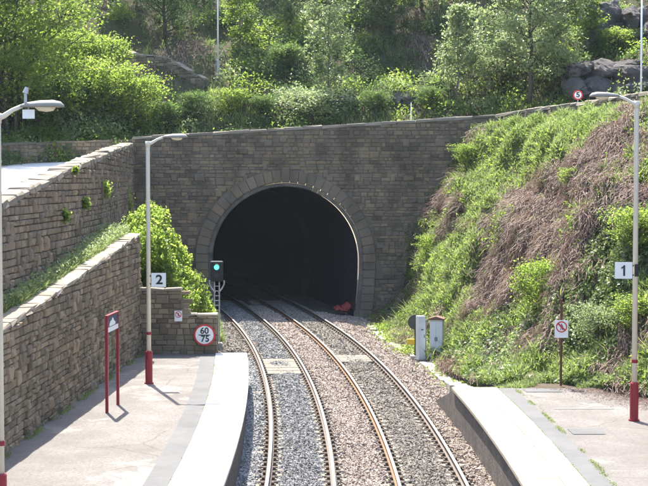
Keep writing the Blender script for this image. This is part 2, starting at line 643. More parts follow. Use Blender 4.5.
def rot_rand(n, r):
    q = r.normal(size=(n, 4))
    q /= np.linalg.norm(q, axis=1)[:, None]
    w, x, y, z = q.T
    return np.stack([np.stack([1 - 2 * (y * y + z * z), 2 * (x * y - z * w), 2 * (x * z + y * w)], -1),
                     np.stack([2 * (x * y + z * w), 1 - 2 * (x * x + z * z), 2 * (y * z - x * w)], -1),
                     np.stack([2 * (x * z - y * w), 2 * (y * z + x * w), 1 - 2 * (x * x + y * y)], -1)], 1)


def rocks_mesh(name, P, size, r):
    nn = len(P)
    base = oct_v[None] * r.uniform(0.55, 1.15, (nn, 6, 1)) * size[:, None, None]
    base += r.normal(0, 0.18, (nn, 6, 3)) * size[:, None, None]
    R = rot_rand(nn, r)
    V = np.einsum('nij,nkj->nki', R, base)
    V[:, :, 2] *= 0.8
    V += P[:, None, :]
    Fc = oct_f[None] + (np.arange(nn) * 6)[:, None, None]
    return mesh(name, V.reshape(-1, 3), Fc.reshape(-1, 3))


def ballast_zone(name, label, mat, y0, y1, o0, o1, dens, seed, size=0.045, lift=0.0, fade=0.12):
    r = np.random.default_rng(seed)
    out = []
    for ya, yb, k in ((y0, min(46, y1), 1.0), (max(46, y0), min(60, y1), 0.75), (max(60, y0), y1, 0.5)):
        if yb <= ya:
            continue
        nn = int((yb - ya) * (o1 - o0) * dens * k)
        y = r.uniform(ya, yb, nn)
        o = r.uniform(o0, o1, nn) + r.normal(0, fade, nn)
        x = trk(y) + o
        s = size * r.uniform(0.6, 1.35, nn) / math.sqrt(k)
        # keep the rails and their feet clear
        ok = np.ones(nn, bool)
        for c in (-G, G, SP - G, SP + G):
            ok &= np.abs(o - c) > 0.13
        y, o, x, s = y[ok], o[ok], x[ok], s[ok]
        hump = np.zeros(len(y))
        for c in (0, SP):
            hump = np.maximum(hump, 0.1 * np.clip(1 - (np.abs(o - c) / 0.56) ** 4, 0, 1))
        z = bed_z(x, y) + s * 0.25 + hump + lift
        out.append((np.stack([x, y, z], -1), s))
    P = np.concatenate([a for a, b in out])
    S = np.concatenate([b for a, b in out])
    o = obj(name, rocks_mesh(name, P, S, r), mat)
    stuff(o)
    tag(o, label, 'ballast')


ballast_zone('ballast', 'pale grey ballast stones beside the white edged platform', M['bal_pale'], 26, 58, -1.9, -1.05, 380, 1, 0.042, 0.07)
ballast_zone('ballast', 'brown ballast stones left of the track between platform end and tunnel', M['bal_brown'], 57, PY, -2.1, -1.05, 320, 7, 0.042, 0.07)
ballast_zone('ballast', 'dark grey ballast stones between the rails of the platform side track', M['bal_grey'], 26, PY + 6, -1.15, 1.15, 420, 2, 0.042)
ballast_zone('ballast', 'tan ballast stones between the two tracks', M['bal_tan'], 26, PY + 4, 1.05, 1.95, 420, 3, 0.042, 0.075)
ballast_zone('ballast', 'brown ballast stones between the rails of the track by the bank', M['bal_brown'], 26, PY + 4, SP - 1.0, SP + 1.05, 380, 4, 0.042)
ballast_zone('ballast', 'pinkish tan ballast shoulder below the cream platform and bank', M['bal_tan'], 26, PY, SP + 1.45, SP + 3.4, 240, 5, 0.045)
ballast_zone('ballast', 'tan ballast heaped over the sleeper ends on the bank side', M['bal_tan'], 26, PY, SP + 1.05, SP + 1.55, 420, 6, 0.042, 0.075)

# ------------------------------------------------------------------ tracks
rail_prof = [(-0.07, -0.16), (0.07, -0.16), (0.07, -0.145), (0.012, -0.12), (0.012, -0.045), (0.035, -0.035), (0.035, -0.006), (0.024, 0.0), (-0.024, 0.0), (-0.035, -0.006), (-0.035, -0.035), (-0.012, -0.045), (-0.012, -0.12), (-0.07, -0.145)]


def make_rail(off, parent, side_mat, base):
    ys = np.arange(8, 120, 0.75)
    x = trk(ys) + off
    dx = np.gradient(x, ys)
    nrm = np.sqrt(1 + dx * dx)
    V = []
    for a, b in rail_prof:
        V.append(np.stack([x + a / nrm, ys - a * dx / nrm, np.full_like(x, b)], -1))
    V = np.stack(V, 1) - np.array(base)
    m = len(rail_prof)
    q, mi = [], []
    for k in range(len(ys) - 1):
        for j in range(m):
            q.append([k * m + j, k * m + (j + 1) % m, (k + 1) * m + (j + 1) % m, (k + 1) * m + j])
            mi.append(1 if j in (6, 7, 8) else 0)
    me = mesh('rail', V.reshape(-1, 3), np.array(q))
    me.materials.append(side_mat)
    me.materials.append(M['rail_steel'])
    me.polygons.foreach_set('material_index', np.array(mi, np.int32))
    return obj('rail', me, None, parent)


sl_m = []
for k in range(4):
    b = MB().box((-1.28, -0.125, -0.15), (1.28, 0.125, 0.0), bev=0.015)
    me = b.mesh('sleeper')
    me.materials.append(M['sleeper'])
    sl_m.append(me)
ch = MB().box((-0.19, -0.08, 0), (0.19, 0.08, 0.02)).box((-0.15, -0.06, 0.02), (-0.08, 0.06, 0.075), bev=0.02).box((0.08, -0.06, 0.02), (0.15, 0.06, 0.075), bev=0.02)
chv = np.concatenate(ch.v)
chq = np.concatenate(ch.q)
for off, lab, sm, n_ in ((0, 'curving railway track alongside the white edged platform', M['rail_brown'], 1), (SP, 'curving railway track with rusty inner rail on the bank side', M['rail_rust'], 2)):
    base = (float(trk(40)) + off, 40, BEDZ)
    t = thing('railway_track', base, lab, 'railway track', 'tracks into the tunnel')
    make_rail(off - G, t, sm, base)
    make_rail(off + G, t, M['rail_brown'], base)
    F_ = MB()
    y = 26.0
    while y < PY + 8:
        x = float(trk(y)) + off
        ang = math.atan(float(trk(y + 0.5) - trk(y - 0.5)))
        o = obj('sleeper', sl_m[random.randrange(4)], None, t)
        o.location = (x - base[0] + random.uniform(-0.03, 0.03), y - base[1], -0.165 - BEDZ + random.uniform(-0.012, 0.004))
        o.rotation_euler = (0, random.uniform(-0.006, 0.006), -ang + random.uniform(-0.015, 0.015))
        for s in (-G, G):
            ca, sa = math.cos(-ang), math.sin(-ang)
            v = chv.copy()
            v[:, 0] += s
            w = np.stack([v[:, 0] * ca - v[:, 1] * sa + x, v[:, 0] * sa + v[:, 1] * ca + y, v[:, 2] - 0.163], -1) - np.array(base)
            F_.add(w, chq)
        y += 0.6
    f = F_.obj('rail_fasteners', M['fastener'], t)
    stuff(f)

# ------------------------------------------------------------------ stone unit variants
STV = []
for k in range(14):
    r = np.random.default_rng(50 + k)
    j = lambda s: r.uniform(-s, s, 2)
    back = [[-.5, 0, -.5], [.5, 0, -.5], [.5, 0, .5], [-.5, 0, .5]]
    e = r.uniform(0.0, 0.05, 8)
    mid = [[-.5 + e[0], -.72, -.5 + e[1]], [.5 - e[2], -.72, -.5 + e[3]], [.5 - e[4], -.72, .5 - e[5]], [-.5 + e[6], -.72, .5 - e[7]]]
    f_ = 0.15
    fr = [[-.5 + f_ * .8 + r.uniform(-.05, .05), -1 + r.uniform(-.25, .25), -.5 + f_ * 1.3], [.5 - f_ * .8 + r.uniform(-.05, .05), -1 + r.uniform(-.25, .25), -.5 + f_ * 1.3],
          [.5 - f_ * .8, -1 + r.uniform(-.25, .25), .5 - f_ * 1.3], [-.5 + f_ * .8, -1 + r.uniform(-.25, .25), .5 - f_ * 1.3]]
    STV.append(np.array(back + mid + fr))
STQ = []
for k in range(4):
    j = (k + 1) % 4
    STQ += [[k, j, 4 + j, 4 + k], [4 + k, 4 + j, 8 + j, 8 + k]]
STQ += [[8, 9, 10, 11]]
STQ = np.array(STQ)


class Path:
    def __init__(self, pts, step=0.1):
        p = np.asarray(pts, float)
        d = np.concatenate([[0], np.cumsum(np.linalg.norm(np.diff(p, axis=0), axis=1))])
        self.L = d[-1]
        self.s = np.linspace(0, self.L, max(2, int(self.L / step)))
        self.p = np.stack([np.interp(self.s, d, p[:, k]) for k in range(2)], -1)
        self.key = d

    def smooth(self, w):
        if w > 0:
            k = np.ones(2 * w + 1) / (2 * w + 1)
            q = np.pad(self.p, ((w, w), (0, 0)), mode='reflect', reflect_type='odd')
            self.p = np.stack([np.convolve(q[:, j], k, 'valid') for j in range(2)], -1)
            d = np.concatenate([[0], np.cumsum(np.linalg.norm(np.diff(self.p, axis=0), axis=1))])
            self.s = d
            self.L = d[-1]
        return self

    def pos(self, s):
        return np.array([np.interp(s, self.s, self.p[:, 0]), np.interp(s, self.s, self.p[:, 1])])

    def tan(self, s):
        a, b = self.pos(max(0, s - 0.15)), self.pos(min(self.L, s + 0.15))
        t = b - a
        return t / (np.linalg.norm(t) + 1e-9)


def stone_wall(name, label, path, zb, zt, mat, mortar, course=0.17, lmin=0.25, lmax=0.55, thick=0.5, coping=None, cop_mat=None, cop_len=0.8,
               nparts=300, skip=None, core=True, seed=0, proud=0.05, joint=0.014, cap_over=0.06, cat='wall', group=None, jump=0.1):
    r = np.random.default_rng(seed)
    mid = path.pos(path.L / 2)
    base = np.array([mid[0], mid[1], zb(path.L / 2)])
    root = thing(name, base, label, cat, group)
    if core:
        ss = np.linspace(0, path.L, max(2, int(path.L / 0.4)))
        V, q = [], []
        for s in ss:
            p, t = path.pos(s), path.tan(s)
            nn = np.array([t[1], -t[0]])
            fr, bk = p - nn * 0.0, p - nn * thick
            V += [[*fr, zb(s)], [*fr, zt(s)], [*bk, zt(s)], [*bk, zb(s)]]
        for k in range(len(ss) - 1):
            for j in range(4):
                a, b = k * 4 + j, k * 4 + (j + 1) % 4
                q.append([a, b, b + 4, a + 4])
        q += [[0, 1, 2, 3], [(len(ss) - 1) * 4 + j for j in (3, 2, 1, 0)]]
        obj('mortar_core', mesh('mortar_core', np.array(V) - base, np.array(q)), mortar, root)
    st = []
    zmin = min(zb(s) for s in np.linspace(0, path.L, 40))
    zmax = max(zt(s) for s in np.linspace(0, path.L, 40))
    z = zmin
    while z < zmax:
        h = course * r.uniform(0.75, 1.3)
        s = -r.uniform(0, lmax)
        while s < path.L:
            l = r.uniform(lmin, lmax)
            a, b = max(s, 0), min(s + l, path.L)
            s += l
            if b - a < 0.06:
                continue
            sc = (a + b) / 2
            z0, z1 = max(z, zb(sc)), min(z + h, zt(sc))
            if z1 - z0 < 0.05:
                continue
            p = path.pos(sc)
            if skip and skip(p[0], (z0 + z1) / 2, b - a):
                continue
            t = path.tan(sc)
            hs_, pr_, zc_ = z1 - z0, proud * r.uniform(0.6, 1.5), (z1 + z0) / 2
            if r.uniform() < jump and z1 + course < zt(sc) and not (skip and skip(p[0], zc_ + course, b - a)):
                zc_, hs_, pr_ = zc_ + hs_ * .42, hs_ * 1.85, proud * 1.75
            st.append((p[0], p[1], zc_, math.atan2(t[1], t[0]) + r.normal(0, 0.012), b - a - joint * r.uniform(.6, 1.6), hs_ - joint * r.uniform(.6, 1.4), pr_, r.integers(len(STV))))
        z += h
    st = np.array(st)
    e = np.stack([np.cos(st[:, 3]), np.sin(st[:, 3]), np.zeros(len(st))], -1) * st[:, 4:5] / 2
    x0, y0, d0 = proj(st[:, :3] - e)
    x1, y1, d1 = proj(st[:, :3] + e)
    area = np.abs(x1 - x0) * st[:, 5] * F / d0
    inside = (x0 > -6) & (x1 < 654) & (y0 > -6) & (y0 < 492)
    order = np.argsort(-np.where(inside, area, -1))
    part = set(order[:nparts].tolist()) if nparts else set()
    var = []
    if part:
        for k in range(len(STV)):
            me = mesh('stone', STV[k], STQ)
            me.materials.append(mat)
            var.append(me)
    J = MB()
    for k, w in enumerate(st):
        if k in part:
            o = bpy.data.objects.new('stone', var[int(w[7])])
            COL.objects.link(o)
            o.parent = root
            o.location = (w[0] - base[0], w[1] - base[1], w[2] - base[2])
            o.rotation_euler = (0, 0, w[3])
            o.scale = (w[4], w[6], w[5])
        else:
            v = STV[int(w[7])] * np.array([w[4], w[6], w[5]])
            c, s_ = math.cos(w[3]), math.sin(w[3])
            J.add(np.stack([v[:, 0] * c - v[:, 1] * s_ + w[0], v[:, 0] * s_ + v[:, 1] * c + w[1], v[:, 2] + w[2]], -1) - base, STQ)
    if J.n:
        stuff(J.obj('stonework', mat, root))
    if coping:
        s = 0.0
        while s < path.L - 0.05:
            l = min(cop_len * r.uniform(0.75, 1.25), path.L - s)
            if path.L - s - l < 0.25:
                l = path.L - s
            p, t = path.pos(s + l / 2), path.tan(s + l / 2)
            za, zc = zt(s), zt(s + l)
            hh = coping * r.uniform(0.88, 1.1)
            if abs(za - zc) > 0.3:
                za = zc = min(za, zc)
            b = MB().box((-l / 2 + 0.006, -cap_over, 0), (l / 2 - 0.006, thick + cap_over * 0.6, hh), bev=min(0.04, hh * 0.3))
            v = np.concatenate(b.v)
            v[:, 2] += v[:, 0] / l * (zc - za)
            v += r.normal(0, 0.014, v.shape)
            me = mesh('coping_stone', v, np.concatenate(b.q))
            o = obj('coping_stone', me, cop_mat, root)
            o.location = (p[0] - base[0], p[1] - base[1], (za + zc) / 2 - base[2] + 0.002)
            o.rotation_euler = (0, 0, math.atan2(t[1], t[0]))
            s += l
    return root


# ------------------------------------------------------------------ tunnel portal
ACX, AR, ASP = -2.0, 3.83, 2.58      # arch centre x, radius, springing height


def arch_profile(R, n_arc=40, zbot=-0.4, tuck=0.22):
    """points (x,z,inward normal) from left foot over the crown to right foot"""
    pts = []
    for k in range(7):
        f = k / 7
        pts.append((-R + tuck * (1 - f) ** 2, zbot + (ASP - zbot) * f))
    for k in range(n_arc + 1):
        a = math.pi - math.pi * k / n_arc
        pts.append((R * math.cos(a), ASP + R * math.sin(a)))
    for k in range(6, -1, -1):
        f = k / 7
        pts.append((R - tuck * (1 - f) ** 2, zbot + (ASP - zbot) * f))
    return np.array(pts)


RING = 0.86


def in_arch(x, z, R):
    dx = abs(x - ACX)
    return dx < R if z < ASP else math.hypot(dx, z - ASP) < R


portal_path = Path([(-9.95, PY), (7.6, PY), (8.9, 77.2), (10.0, 74.6), (11.4, 69.2), (12.5, 64), (13.4, 58), (14.2, 50), (15.0, 42)])
PK = portal_path.key


def p_top(s):
    return float(np.interp(s, [0, 7.8, 17.5, PK[3], PK[5], PK[8]], [8.85, 9.3, 9.9, 10.1, 10.15, 10.15]))


def p_bot(s):
    return -0.45 if s < 17.4 else 8.3


portal = stone_wall('tunnel_portal', 'dark stone tunnel portal wall with arched mouth and long parapet', portal_path, p_bot, p_top, M['stone_portal'], M['mortar_dark'],
                    course=0.185, lmin=0.2, lmax=0.6, thick=0.6, coping=0.16, cop_mat=M['coping'], cop_len=1.0, nparts=300,
                    skip=lambda x, z, l: x < 7.7 and in_arch(x + (l * .4 if x < ACX else -l * .4), z, AR + RING * 0.9), core=False, seed=3, cat='tunnel portal', proud=0.04)
pb = np.array(portal.location)
# mortar core with the opening left free
mb = MB()
Rc = AR + 0.3
xs = np.concatenate([[-9.95, -8], ACX + Rc * -np.cos(np.linspace(0, math.pi, 33)), [4, 6, 7.6]])
xs = np.unique(np.round(xs, 4))
for a, b in zip(xs[:-1], xs[1:]):
    za = ASP + math.sqrt(max(0, Rc ** 2 - (a - ACX) ** 2)) if abs(a - ACX) <= Rc + 1e-6 else -0.45
    zb_ = ASP + math.sqrt(max(0, Rc ** 2 - (b - ACX) ** 2)) if abs(b - ACX) <= Rc + 1e-6 else -0.45
    m_ = (a + b) / 2
    if abs(m_ - ACX) > Rc:
        za = zb_ = -0.45
    ta, tb = p_top(a + 9.95), p_top(b + 9.95)
    v = [[a, PY, za], [b, PY, zb_], [b, PY, tb], [a, PY, ta], [a, PY + .6, za], [b, PY + .6, zb_], [b, PY + .6, tb], [a, PY + .6, ta]]
    mb.add(np.array(v) - pb, [[0, 1, 2, 3], [5, 4, 7, 6], [3, 2, 6, 7], [1, 0, 4, 5]])
mb.obj('mortar_core', M['mortar_dark'], portal)
ss = np.linspace(17.5, portal_path.L, 60)
V, q = [], []
for s in ss:
    p, t = portal_path.pos(s), portal_path.tan(s)
    nn = np.array([t[1], -t[0]])
    bk = p - nn * 0.6
    V += [[*p, p_bot(18)], [*p, p_top(s)], [*bk, p_top(s)], [*bk, p_bot(18)]]
for k in range(len(ss) - 1):
    for j in range(4):
        a, b = k * 4 + j, k * 4 + (j + 1) % 4
        q.append([a, b, b + 4, a + 4])
obj('parapet_core', mesh('parapet_core', np.array(V) - pb, np.array(q)), M['mortar_dark'], portal)


def ring_stones(R0, R1, y0, y1, nst, name, mat, chamf, tuck=0.22, gap=0.012):
    pi_, po_ = arch_profile(R0, 60, tuck=tuck), arch_profile(R1, 60, tuck=tuck)
    d = np.concatenate([[0], np.cumsum(np.linalg.norm(np.diff(pi_, axis=0), axis=1))])
    cuts = np.linspace(0, d[-1], nst + 1)
    r = np.random.default_rng(9)
    for k in range(nst):
        u = np.linspace(cuts[k] + gap, cuts[k + 1] - gap, 3)
        I = np.stack([np.interp(u, d, pi_[:, 0]), np.interp(u, d, pi_[:, 1])], -1)
        O = np.stack([np.interp(u, d, po_[:, 0]), np.interp(u, d, po_[:, 1])], -1)
        pr = r.uniform(-0.02, 0.02)
        C = I + (O - I) * (chamf / (R1 - R0))
        V = []
        for j in range(3):
            V += [[I[j][0], y1, I[j][1]], [I[j][0], y0 + chamf * .8, I[j][1]], [C[j][0], y0 + pr, C[j][1]], [O[j][0] - (O[j] - I[j])[0] * .03, y0 + pr, O[j][1] - (O[j] - I[j])[1] * .03], [O[j][0], y0 + .04, O[j][1]], [O[j][0], y1, O[j][1]]]
        V = np.array(V) + np.array([ACX, 0, 0])
        q = []
        for j in range(2):
            for e in range(6):
                a, b = j * 6 + e, j * 6 + (e + 1) % 6
                q.append([a, b, b + 6, a + 6])
        caps = [[0, 1, 2, 3, 4, 5], [17, 16, 15, 14, 13, 12]]
        c = V.mean(0)
        obj(name, mesh(name, V - c, [np.array(q), np.array(caps)]), mat, portal, c - pb)


ring_stones(AR + 0.2, AR + RING, PY - 0.16, PY + 0.5, 45, 'voussoir', M['voussoir'], 0.06)
ring_stones(AR, AR + 0.193, PY - 0.03, PY + 0.6, 64, 'rim_stone', M['rim'], 0.05, gap=0.003)

# tunnel bore, follows the curve of the track
ys = np.arange(PY + 0.55, 150, 1.0)
prof = arch_profile(AR + 0.04, 36)
V = []
for y in ys:
    cx = ACX + (float(trk(y)) - float(trk(PY))) * 1.0
    V.append(np.stack([prof[:, 0] + cx, np.full(len(prof), y), prof[:, 1]], -1))
m = len(prof)
V = np.concatenate(V)
q = [[k * m + j, (k + 1) * m + j, (k + 1) * m + j + 1, k * m + j + 1] for k in range(len(ys) - 1) for j in range(m - 1)]
t = [[(len(ys) - 1) * m + j, (len(ys) - 1) * m + j + 1, (len(ys) - 1) * m + m - 1] for j in range(m - 2)]
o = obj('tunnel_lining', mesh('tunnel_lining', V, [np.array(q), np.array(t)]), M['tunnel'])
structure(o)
# inner lining ring, a step in the bore a few metres inside
RV, RQ = [], []
for yy, R_ in ((92.0, AR + 0.03), (92.0, AR - 0.42), (112.0, AR - 0.42)):
    cx = ACX + float(trk(yy)) - float(trk(PY))
    pr = arch_profile(R_, 36)
    RV.append(np.stack([pr[:, 0] + cx, np.full(len(pr), yy), pr[:, 1]], -1))
for k in range(2):
    RQ += [[k * m + j, (k + 1) * m + j, (k + 1) * m + j + 1, k * m + j + 1] for j in range(m - 1)]
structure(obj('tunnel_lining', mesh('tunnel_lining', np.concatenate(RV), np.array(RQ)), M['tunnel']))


# ------------------------------------------------------------------ left retaining walls
def low_x(Y):
    return -6.6 + 0.035 * (Y - 40.5)


def upp_x(Y):
    return np.interp(Y, [10, 34.7, 43.5, 51, 60, 78], [-8.5, -7.6, -7.42, -7.62, -8.4, -9.95])


def low_top(Y):
    return 3.5 + (Y - 32.2) * 0.0747


def upp_top(Y):
    return np.interp(Y, [10, 34.7, 43.5, 50.5, 60, 78], [3.9, 6.0, 6.92, 7.38, 7.82, 8.5])


Y0 = 14.0
lp = Path([(low_x(Y0), Y0), (low_x(50.55), 50.55)])
stone_wall('retaining_wall', 'lower coursed stone retaining wall rising from the platform behind the maroon sign', lp, lambda s: 0.72, lambda s: low_top(Y0 + s), M['stone_left'], M['mortar'],
           course=0.158, lmin=0.17, lmax=0.44, thick=0.45, coping=0.1, cop_mat=M['coping_ledge'], cop_len=0.7, seed=11, group='stone walls on the platform side', proud=0.06)
up = Path([(float(upp_x(y_)), y_) for y_ in (Y0, 34.7, 43.5, 47, 51, 55, 60, PY - 0.05)]).smooth(12)
stone_wall('retaining_wall', 'upper stone retaining wall carrying the road, set back behind the grassy ledge', up, lambda s: (low_top(Y0 + s) - 0.9 if Y0 + s < 51 else -0.3), lambda s: float(upp_top(Y0 + s)), M['stone_upper'], M['mortar'],
           course=0.17, lmin=0.16, lmax=0.42, thick=0.5, coping=0.17, cop_mat=M['coping'], cop_len=0.75, seed=12, group='stone walls on the platform side', proud=0.065)
rp = Path([(low_x(50.5) - 0.3, 50.5), (-3.6, 50.5)])
stone_wall('end_wall', 'stepped stone wall closing the platform end with the speed sign on it', rp, lambda s: 0.4, lambda s: 3.02 if s < (-4.64 - low_x(50.5) + 0.3) else 2.16, M['stone_left'], M['mortar'],
           course=0.17, lmin=0.22, lmax=0.46, thick=0.4, coping=0.08, cop_mat=M['coping'], cop_len=0.6, seed=13, proud=0.04)
# ledge of earth between the two walls
ys = np.arange(Y0, 51.5, 0.5)
V, q = strip_mesh(ys, upp_x(ys) - 0.1, low_x(ys) - 0.3, lambda X, Y: low_top(Y) + 0.02 + 0.07 * snoise(X, Y, 2.0, 8), 6)
structure(obj('ledge', mesh('ledge', V, q, True), M['soil']))
# earth bank behind the end wall, against the upper wall


def lbank_z(X, Y):
    f = np.clip((-3.9 - X - 0.02 * (Y - 51)) / 3.4, 0, 1)
    return -0.35 + f * np.clip(4.4 - 0.10 * (Y - 51), 0.6, 5) + 0.15 * snoise(X, Y, 1.2, 9)


ys = np.arange(50.75, PY, 0.5)
V, q = strip_mesh(ys, upp_x(ys) - 0.05, np.full(len(ys), -3.4) - 0.105 * np.clip(ys - 56, 0, None), lbank_z, 14)
structure(obj('earth_bank', mesh('earth_bank', V, q, True), M['soil']))

# ------------------------------------------------------------------ platforms
PZ = 0.9


def l_edge(Y):
    return trk(Y) - G - 0.65


def r_edge(Y):
    return trk(Y) + SP + G + 0.63


# left platform
ys = np.arange(8, 50.51, 0.5)
V, q = strip_mesh(ys, low_x(ys) - 0.02, l_edge(ys) - 0.06, lambda X, Y: PZ - 0.02 + 0 * X, 3)
lpl = structure(obj('platform', mesh('platform', V, q), M['asphalt']))
lpl['label'] = 'platform with bright white edge below the stone retaining wall'
ex = l_edge(ys) - 0.07
V = np.concatenate([np.stack([ex, ys, np.full_like(ys, PZ - 0.07)], -1), np.stack([ex, ys, np.full_like(ys, -0.9)], -1)])
m = len(ys)
q = [[k, k + 1, m + k + 1, m + k] for k in range(m - 1)]
V = np.concatenate([V, [[ex[-1], ys[-1], PZ - .07], [ex[-1], ys[-1], -.9], [low_x(50.5), ys[-1], -.9], [low_x(50.5), ys[-1], PZ - .07]]])
q.append([2 * m, 2 * m + 1, 2 * m + 2, 2 * m + 3])
obj('platform_face', mesh('platform_face', V, np.array(q)), M['face'], lpl)


def slabs(parent, edge, sgn, y0, y1, rows, mat, z):
    """rows: list of (inner offset, outer offset, length); sgn=-1 body lies to the left of the edge"""
    for a, b, ln in rows:
        y = y0
        while y < y1 - 0.02:
            e = min(y + ln, y1)
            cy = (y + e) / 2
            cx = float(edge(cy))
            v = []
            for yy in (y + 0.008, e - 0.008):
                for o_ in (a, b):
                    v.append((float(edge(yy)) + sgn * o_ - cx, yy - cy))
            dz = random.uniform(-0.004, 0.004)
            top = 0.0 + dz
            bv = 0.008
            P0, P1, P2, P3 = v[0], v[1], v[3], v[2]
            ring = [P0, P1, P2, P3]
            c = np.mean(ring, 0)
            VV = [[p[0], p[1], -0.08] for p in ring] + [[p[0], p[1], top - bv] for p in ring] + [[p[0] + (c[0] - p[0]) * 0.02, p[1] + (c[1] - p[1]) * 0.02, top] for p in ring]
            qq = [[8, 9, 10, 11]]
            for k in range(4):
                j = (k + 1) % 4
                qq += [[k, j, 4 + j, 4 + k], [4 + k, 4 + j, 8 + j, 8 + k]]
            me = mesh('coping_slab', np.array(VV), np.array(qq))
            obj('coping_slab', me, mat, parent, (cx, cy, z))
            y = e


slabs(lpl, l_edge, -1, 22.0, 50.5, [(0.0, 1.06, 0.92)], M['slab_white'], PZ + 0.012)
V, q = strip_mesh(ys, l_edge(ys) - 1.56, l_edge(ys) - 1.07, lambda X, Y: PZ - 0.012 + 0 * X, 3)
obj('asphalt_strip', mesh('asphalt_strip', V, q), M['strip'], lpl)

# right platform
RE = 42.1
ys = np.arange(8, RE + 0.01, 0.5)
ys[-1] = RE
V, q = strip_mesh(ys, r_edge(ys) + 0.06, np.full(len(ys), 14.5), lambda X, Y: PZ - 0.02 + 0 * X, 3)
rpl = structure(obj('platform', mesh('platform', V, q), M['asphalt']))
rpl['label'] = 'platform with cream slab edge at the foot of the overgrown bank'
slabs(rpl, r_edge, 1, 22.0, RE, [(0.0, 0.8, 0.9), (0.81, 1.27, 0.9)], M['slab_cream'], PZ + 0.012)
V, q = strip_mesh(ys, r_edge(ys) + 1.28, r_edge(ys) + 1.75, lambda X, Y: PZ - 0.012 + 0 * X, 3)
obj('asphalt_strip', mesh('asphalt_strip', V, q), M['strip'], rpl)
# pale repaired joint and dark patch in the asphalt
for y_, w_, x0_, x1_, mat_ in ((38.2, 0.09, 5.9, 7.4, 'concrete'), (34.4, 0.8, 5.75, 6.5, 'strip'), (41.3, 0.7, 5.6, 6.6, 'strip')):
    V, q = strip_mesh(np.array([y_, y_ + w_]), np.array([x0_, x0_ - .02]), np.array([x1_, x1_ + .06]), lambda X, Y: PZ - 0.008 + 0 * X, 2)
    obj('patch', mesh('patch', V, q), M[mat_], rpl)
# front wall with short ramp beyond the end
yr = np.concatenate([ys, np.arange(RE + 0.6, 46.9, 0.6)])
tz = np.where(yr <= RE, PZ - 0.07, PZ - 0.07 - (yr - RE) / 4.6 * 1.0)
ex = r_edge(yr) + 0.07
m = len(yr)
V = np.concatenate([np.stack([ex, yr, tz], -1), np.stack([ex, yr, np.full(m, -0.9)], -1), np.stack([ex + 1.7, yr, tz], -1)])
q = [[k + 1, k, m + k, m + k + 1] for k in range(m - 1)] + [[k, k + 1, 2 * m + k + 1, 2 * m + k] for k in range(len(ys) - 1, m - 1)]
obj('platform_face', mesh('platform_face', V, np.array(q)), M['face'], rpl)

# ------------------------------------------------------------------ road above the walls, hill
RP = [(-12.4, 8, 2.9), (-11.75, 36, 5.1), (-11.75, 50, 6.35), (-12.5, 60, 6.8), (-13.6, 72, 7.3), (-13.9, 77.5, 7.55), (-12, 82.2, 7.8), (-8, 83.7, 8.0), (0, 83.8, 8.4), (6, 83.2, 8.9), (10.5, 81, 9.1), (13.6, 76.6, 9.2), (15.2, 70, 9.25), (16.4, 63, 9.3), (17.6, 52, 9.3), (19, 40, 9.3), (21, 24, 9.3)]
rp_ = np.array(RP)
rd = np.concatenate([[0], np.cumsum(np.linalg.norm(np.diff(rp_[:, :2], axis=0), axis=1))])
rs = np.arange(0, rd[-1], 0.5)
RC = np.stack([np.interp(rs, rd, rp_[:, k]) for k in range(3)], -1)
kk = np.ones(9) / 9
for _ in range(2):
    qd = np.pad(RC, ((4, 4), (0, 0)), mode='reflect', reflect_type='odd')
    RC = np.stack([np.convolve(qd[:, j], kk, 'valid') for j in range(3)], -1)
RT = np.gradient(RC[:, :2], axis=0)
RT /= np.linalg.norm(RT, axis=1)[:, None]
RN = np.stack([-RT[:, 1], RT[:, 0]], -1)      # outward = left of travel
W_IN, W_OUT = 3.7, 2.6
V = np.concatenate([np.c_[RC[:, :2] - RN * W_IN, RC[:, 2]], np.c_[RC[:, :2] + RN * W_OUT, RC[:, 2]]])
m = len(RC)
structure(obj('road', mesh('road', V, np.array([[k, k + 1, m + k + 1, m + k] for k in range(m - 1)])), M['road']))


def hill_prof(t, x, y):
    h = np.where(t < 1.2, 0.25 * t, 0.3 + 0.62 * (t - 1.2))
    w = np.clip(t / 4, 0, 1)
    h = h + w * (0.7 * snoise(x, y, 0.32, 21) + 0.3 * snoise(x, y, 1.1, 22))
    st = snoise(x, y, 0.25, 23, 2)
    h = h + np.clip(st - 0.35, 0, 1) * w * 1.5
    return h


def hill_z(x, y):
    x, y = np.atleast_1d(np.asarray(x, float)), np.atleast_1d(np.asarray(y, float))
    d2 = (x[:, None] - RC[None, :, 0]) ** 2 + (y[:, None] - RC[None, :, 1]) ** 2
    k = d2.argmin(1)
    t = np.sqrt(d2[np.arange(len(x)), k]) - W_OUT
    return RC[k, 2] + hill_prof(np.maximum(t, 0), x, y)


tt = np.concatenate([np.arange(0, 26, 0.55), np.arange(26, 62, 2.5)])
HV = np.stack([RC[:, None, 0] + RN[:, None, 0] * (W_OUT + tt), RC[:, None, 1] + RN[:, None, 1] * (W_OUT + tt)], -1)
HZ = RC[:, None, 2] + hill_prof(np.repeat(tt[None], m, 0), HV[..., 0], HV[..., 1])
HVV = np.concatenate([HV, HZ[..., None]], -1).reshape(-1, 3)
nt = len(tt)
i = np.arange(m - 1)[:, None] * nt + np.arange(nt - 1)[None]
structure(obj('hillside', mesh('hillside', HVV, np.stack([i, i + 1, i + nt + 1, i + nt], -1).reshape(-1, 4), True), M['hill_soil']))


def hill_hit(px, py):
    d = ray(px, py)
    Y = np.arange(82, 150, 0.1)
    P = d[None] * (Y / d[1])[:, None] + np.array([0, 0, CAMZ])
    hz = hill_z(P[:, 0], P[:, 1])
    k = np.argmax(P[:, 2] < hz)
    return np.array([P[k, 0], P[k, 1], hz[k]])


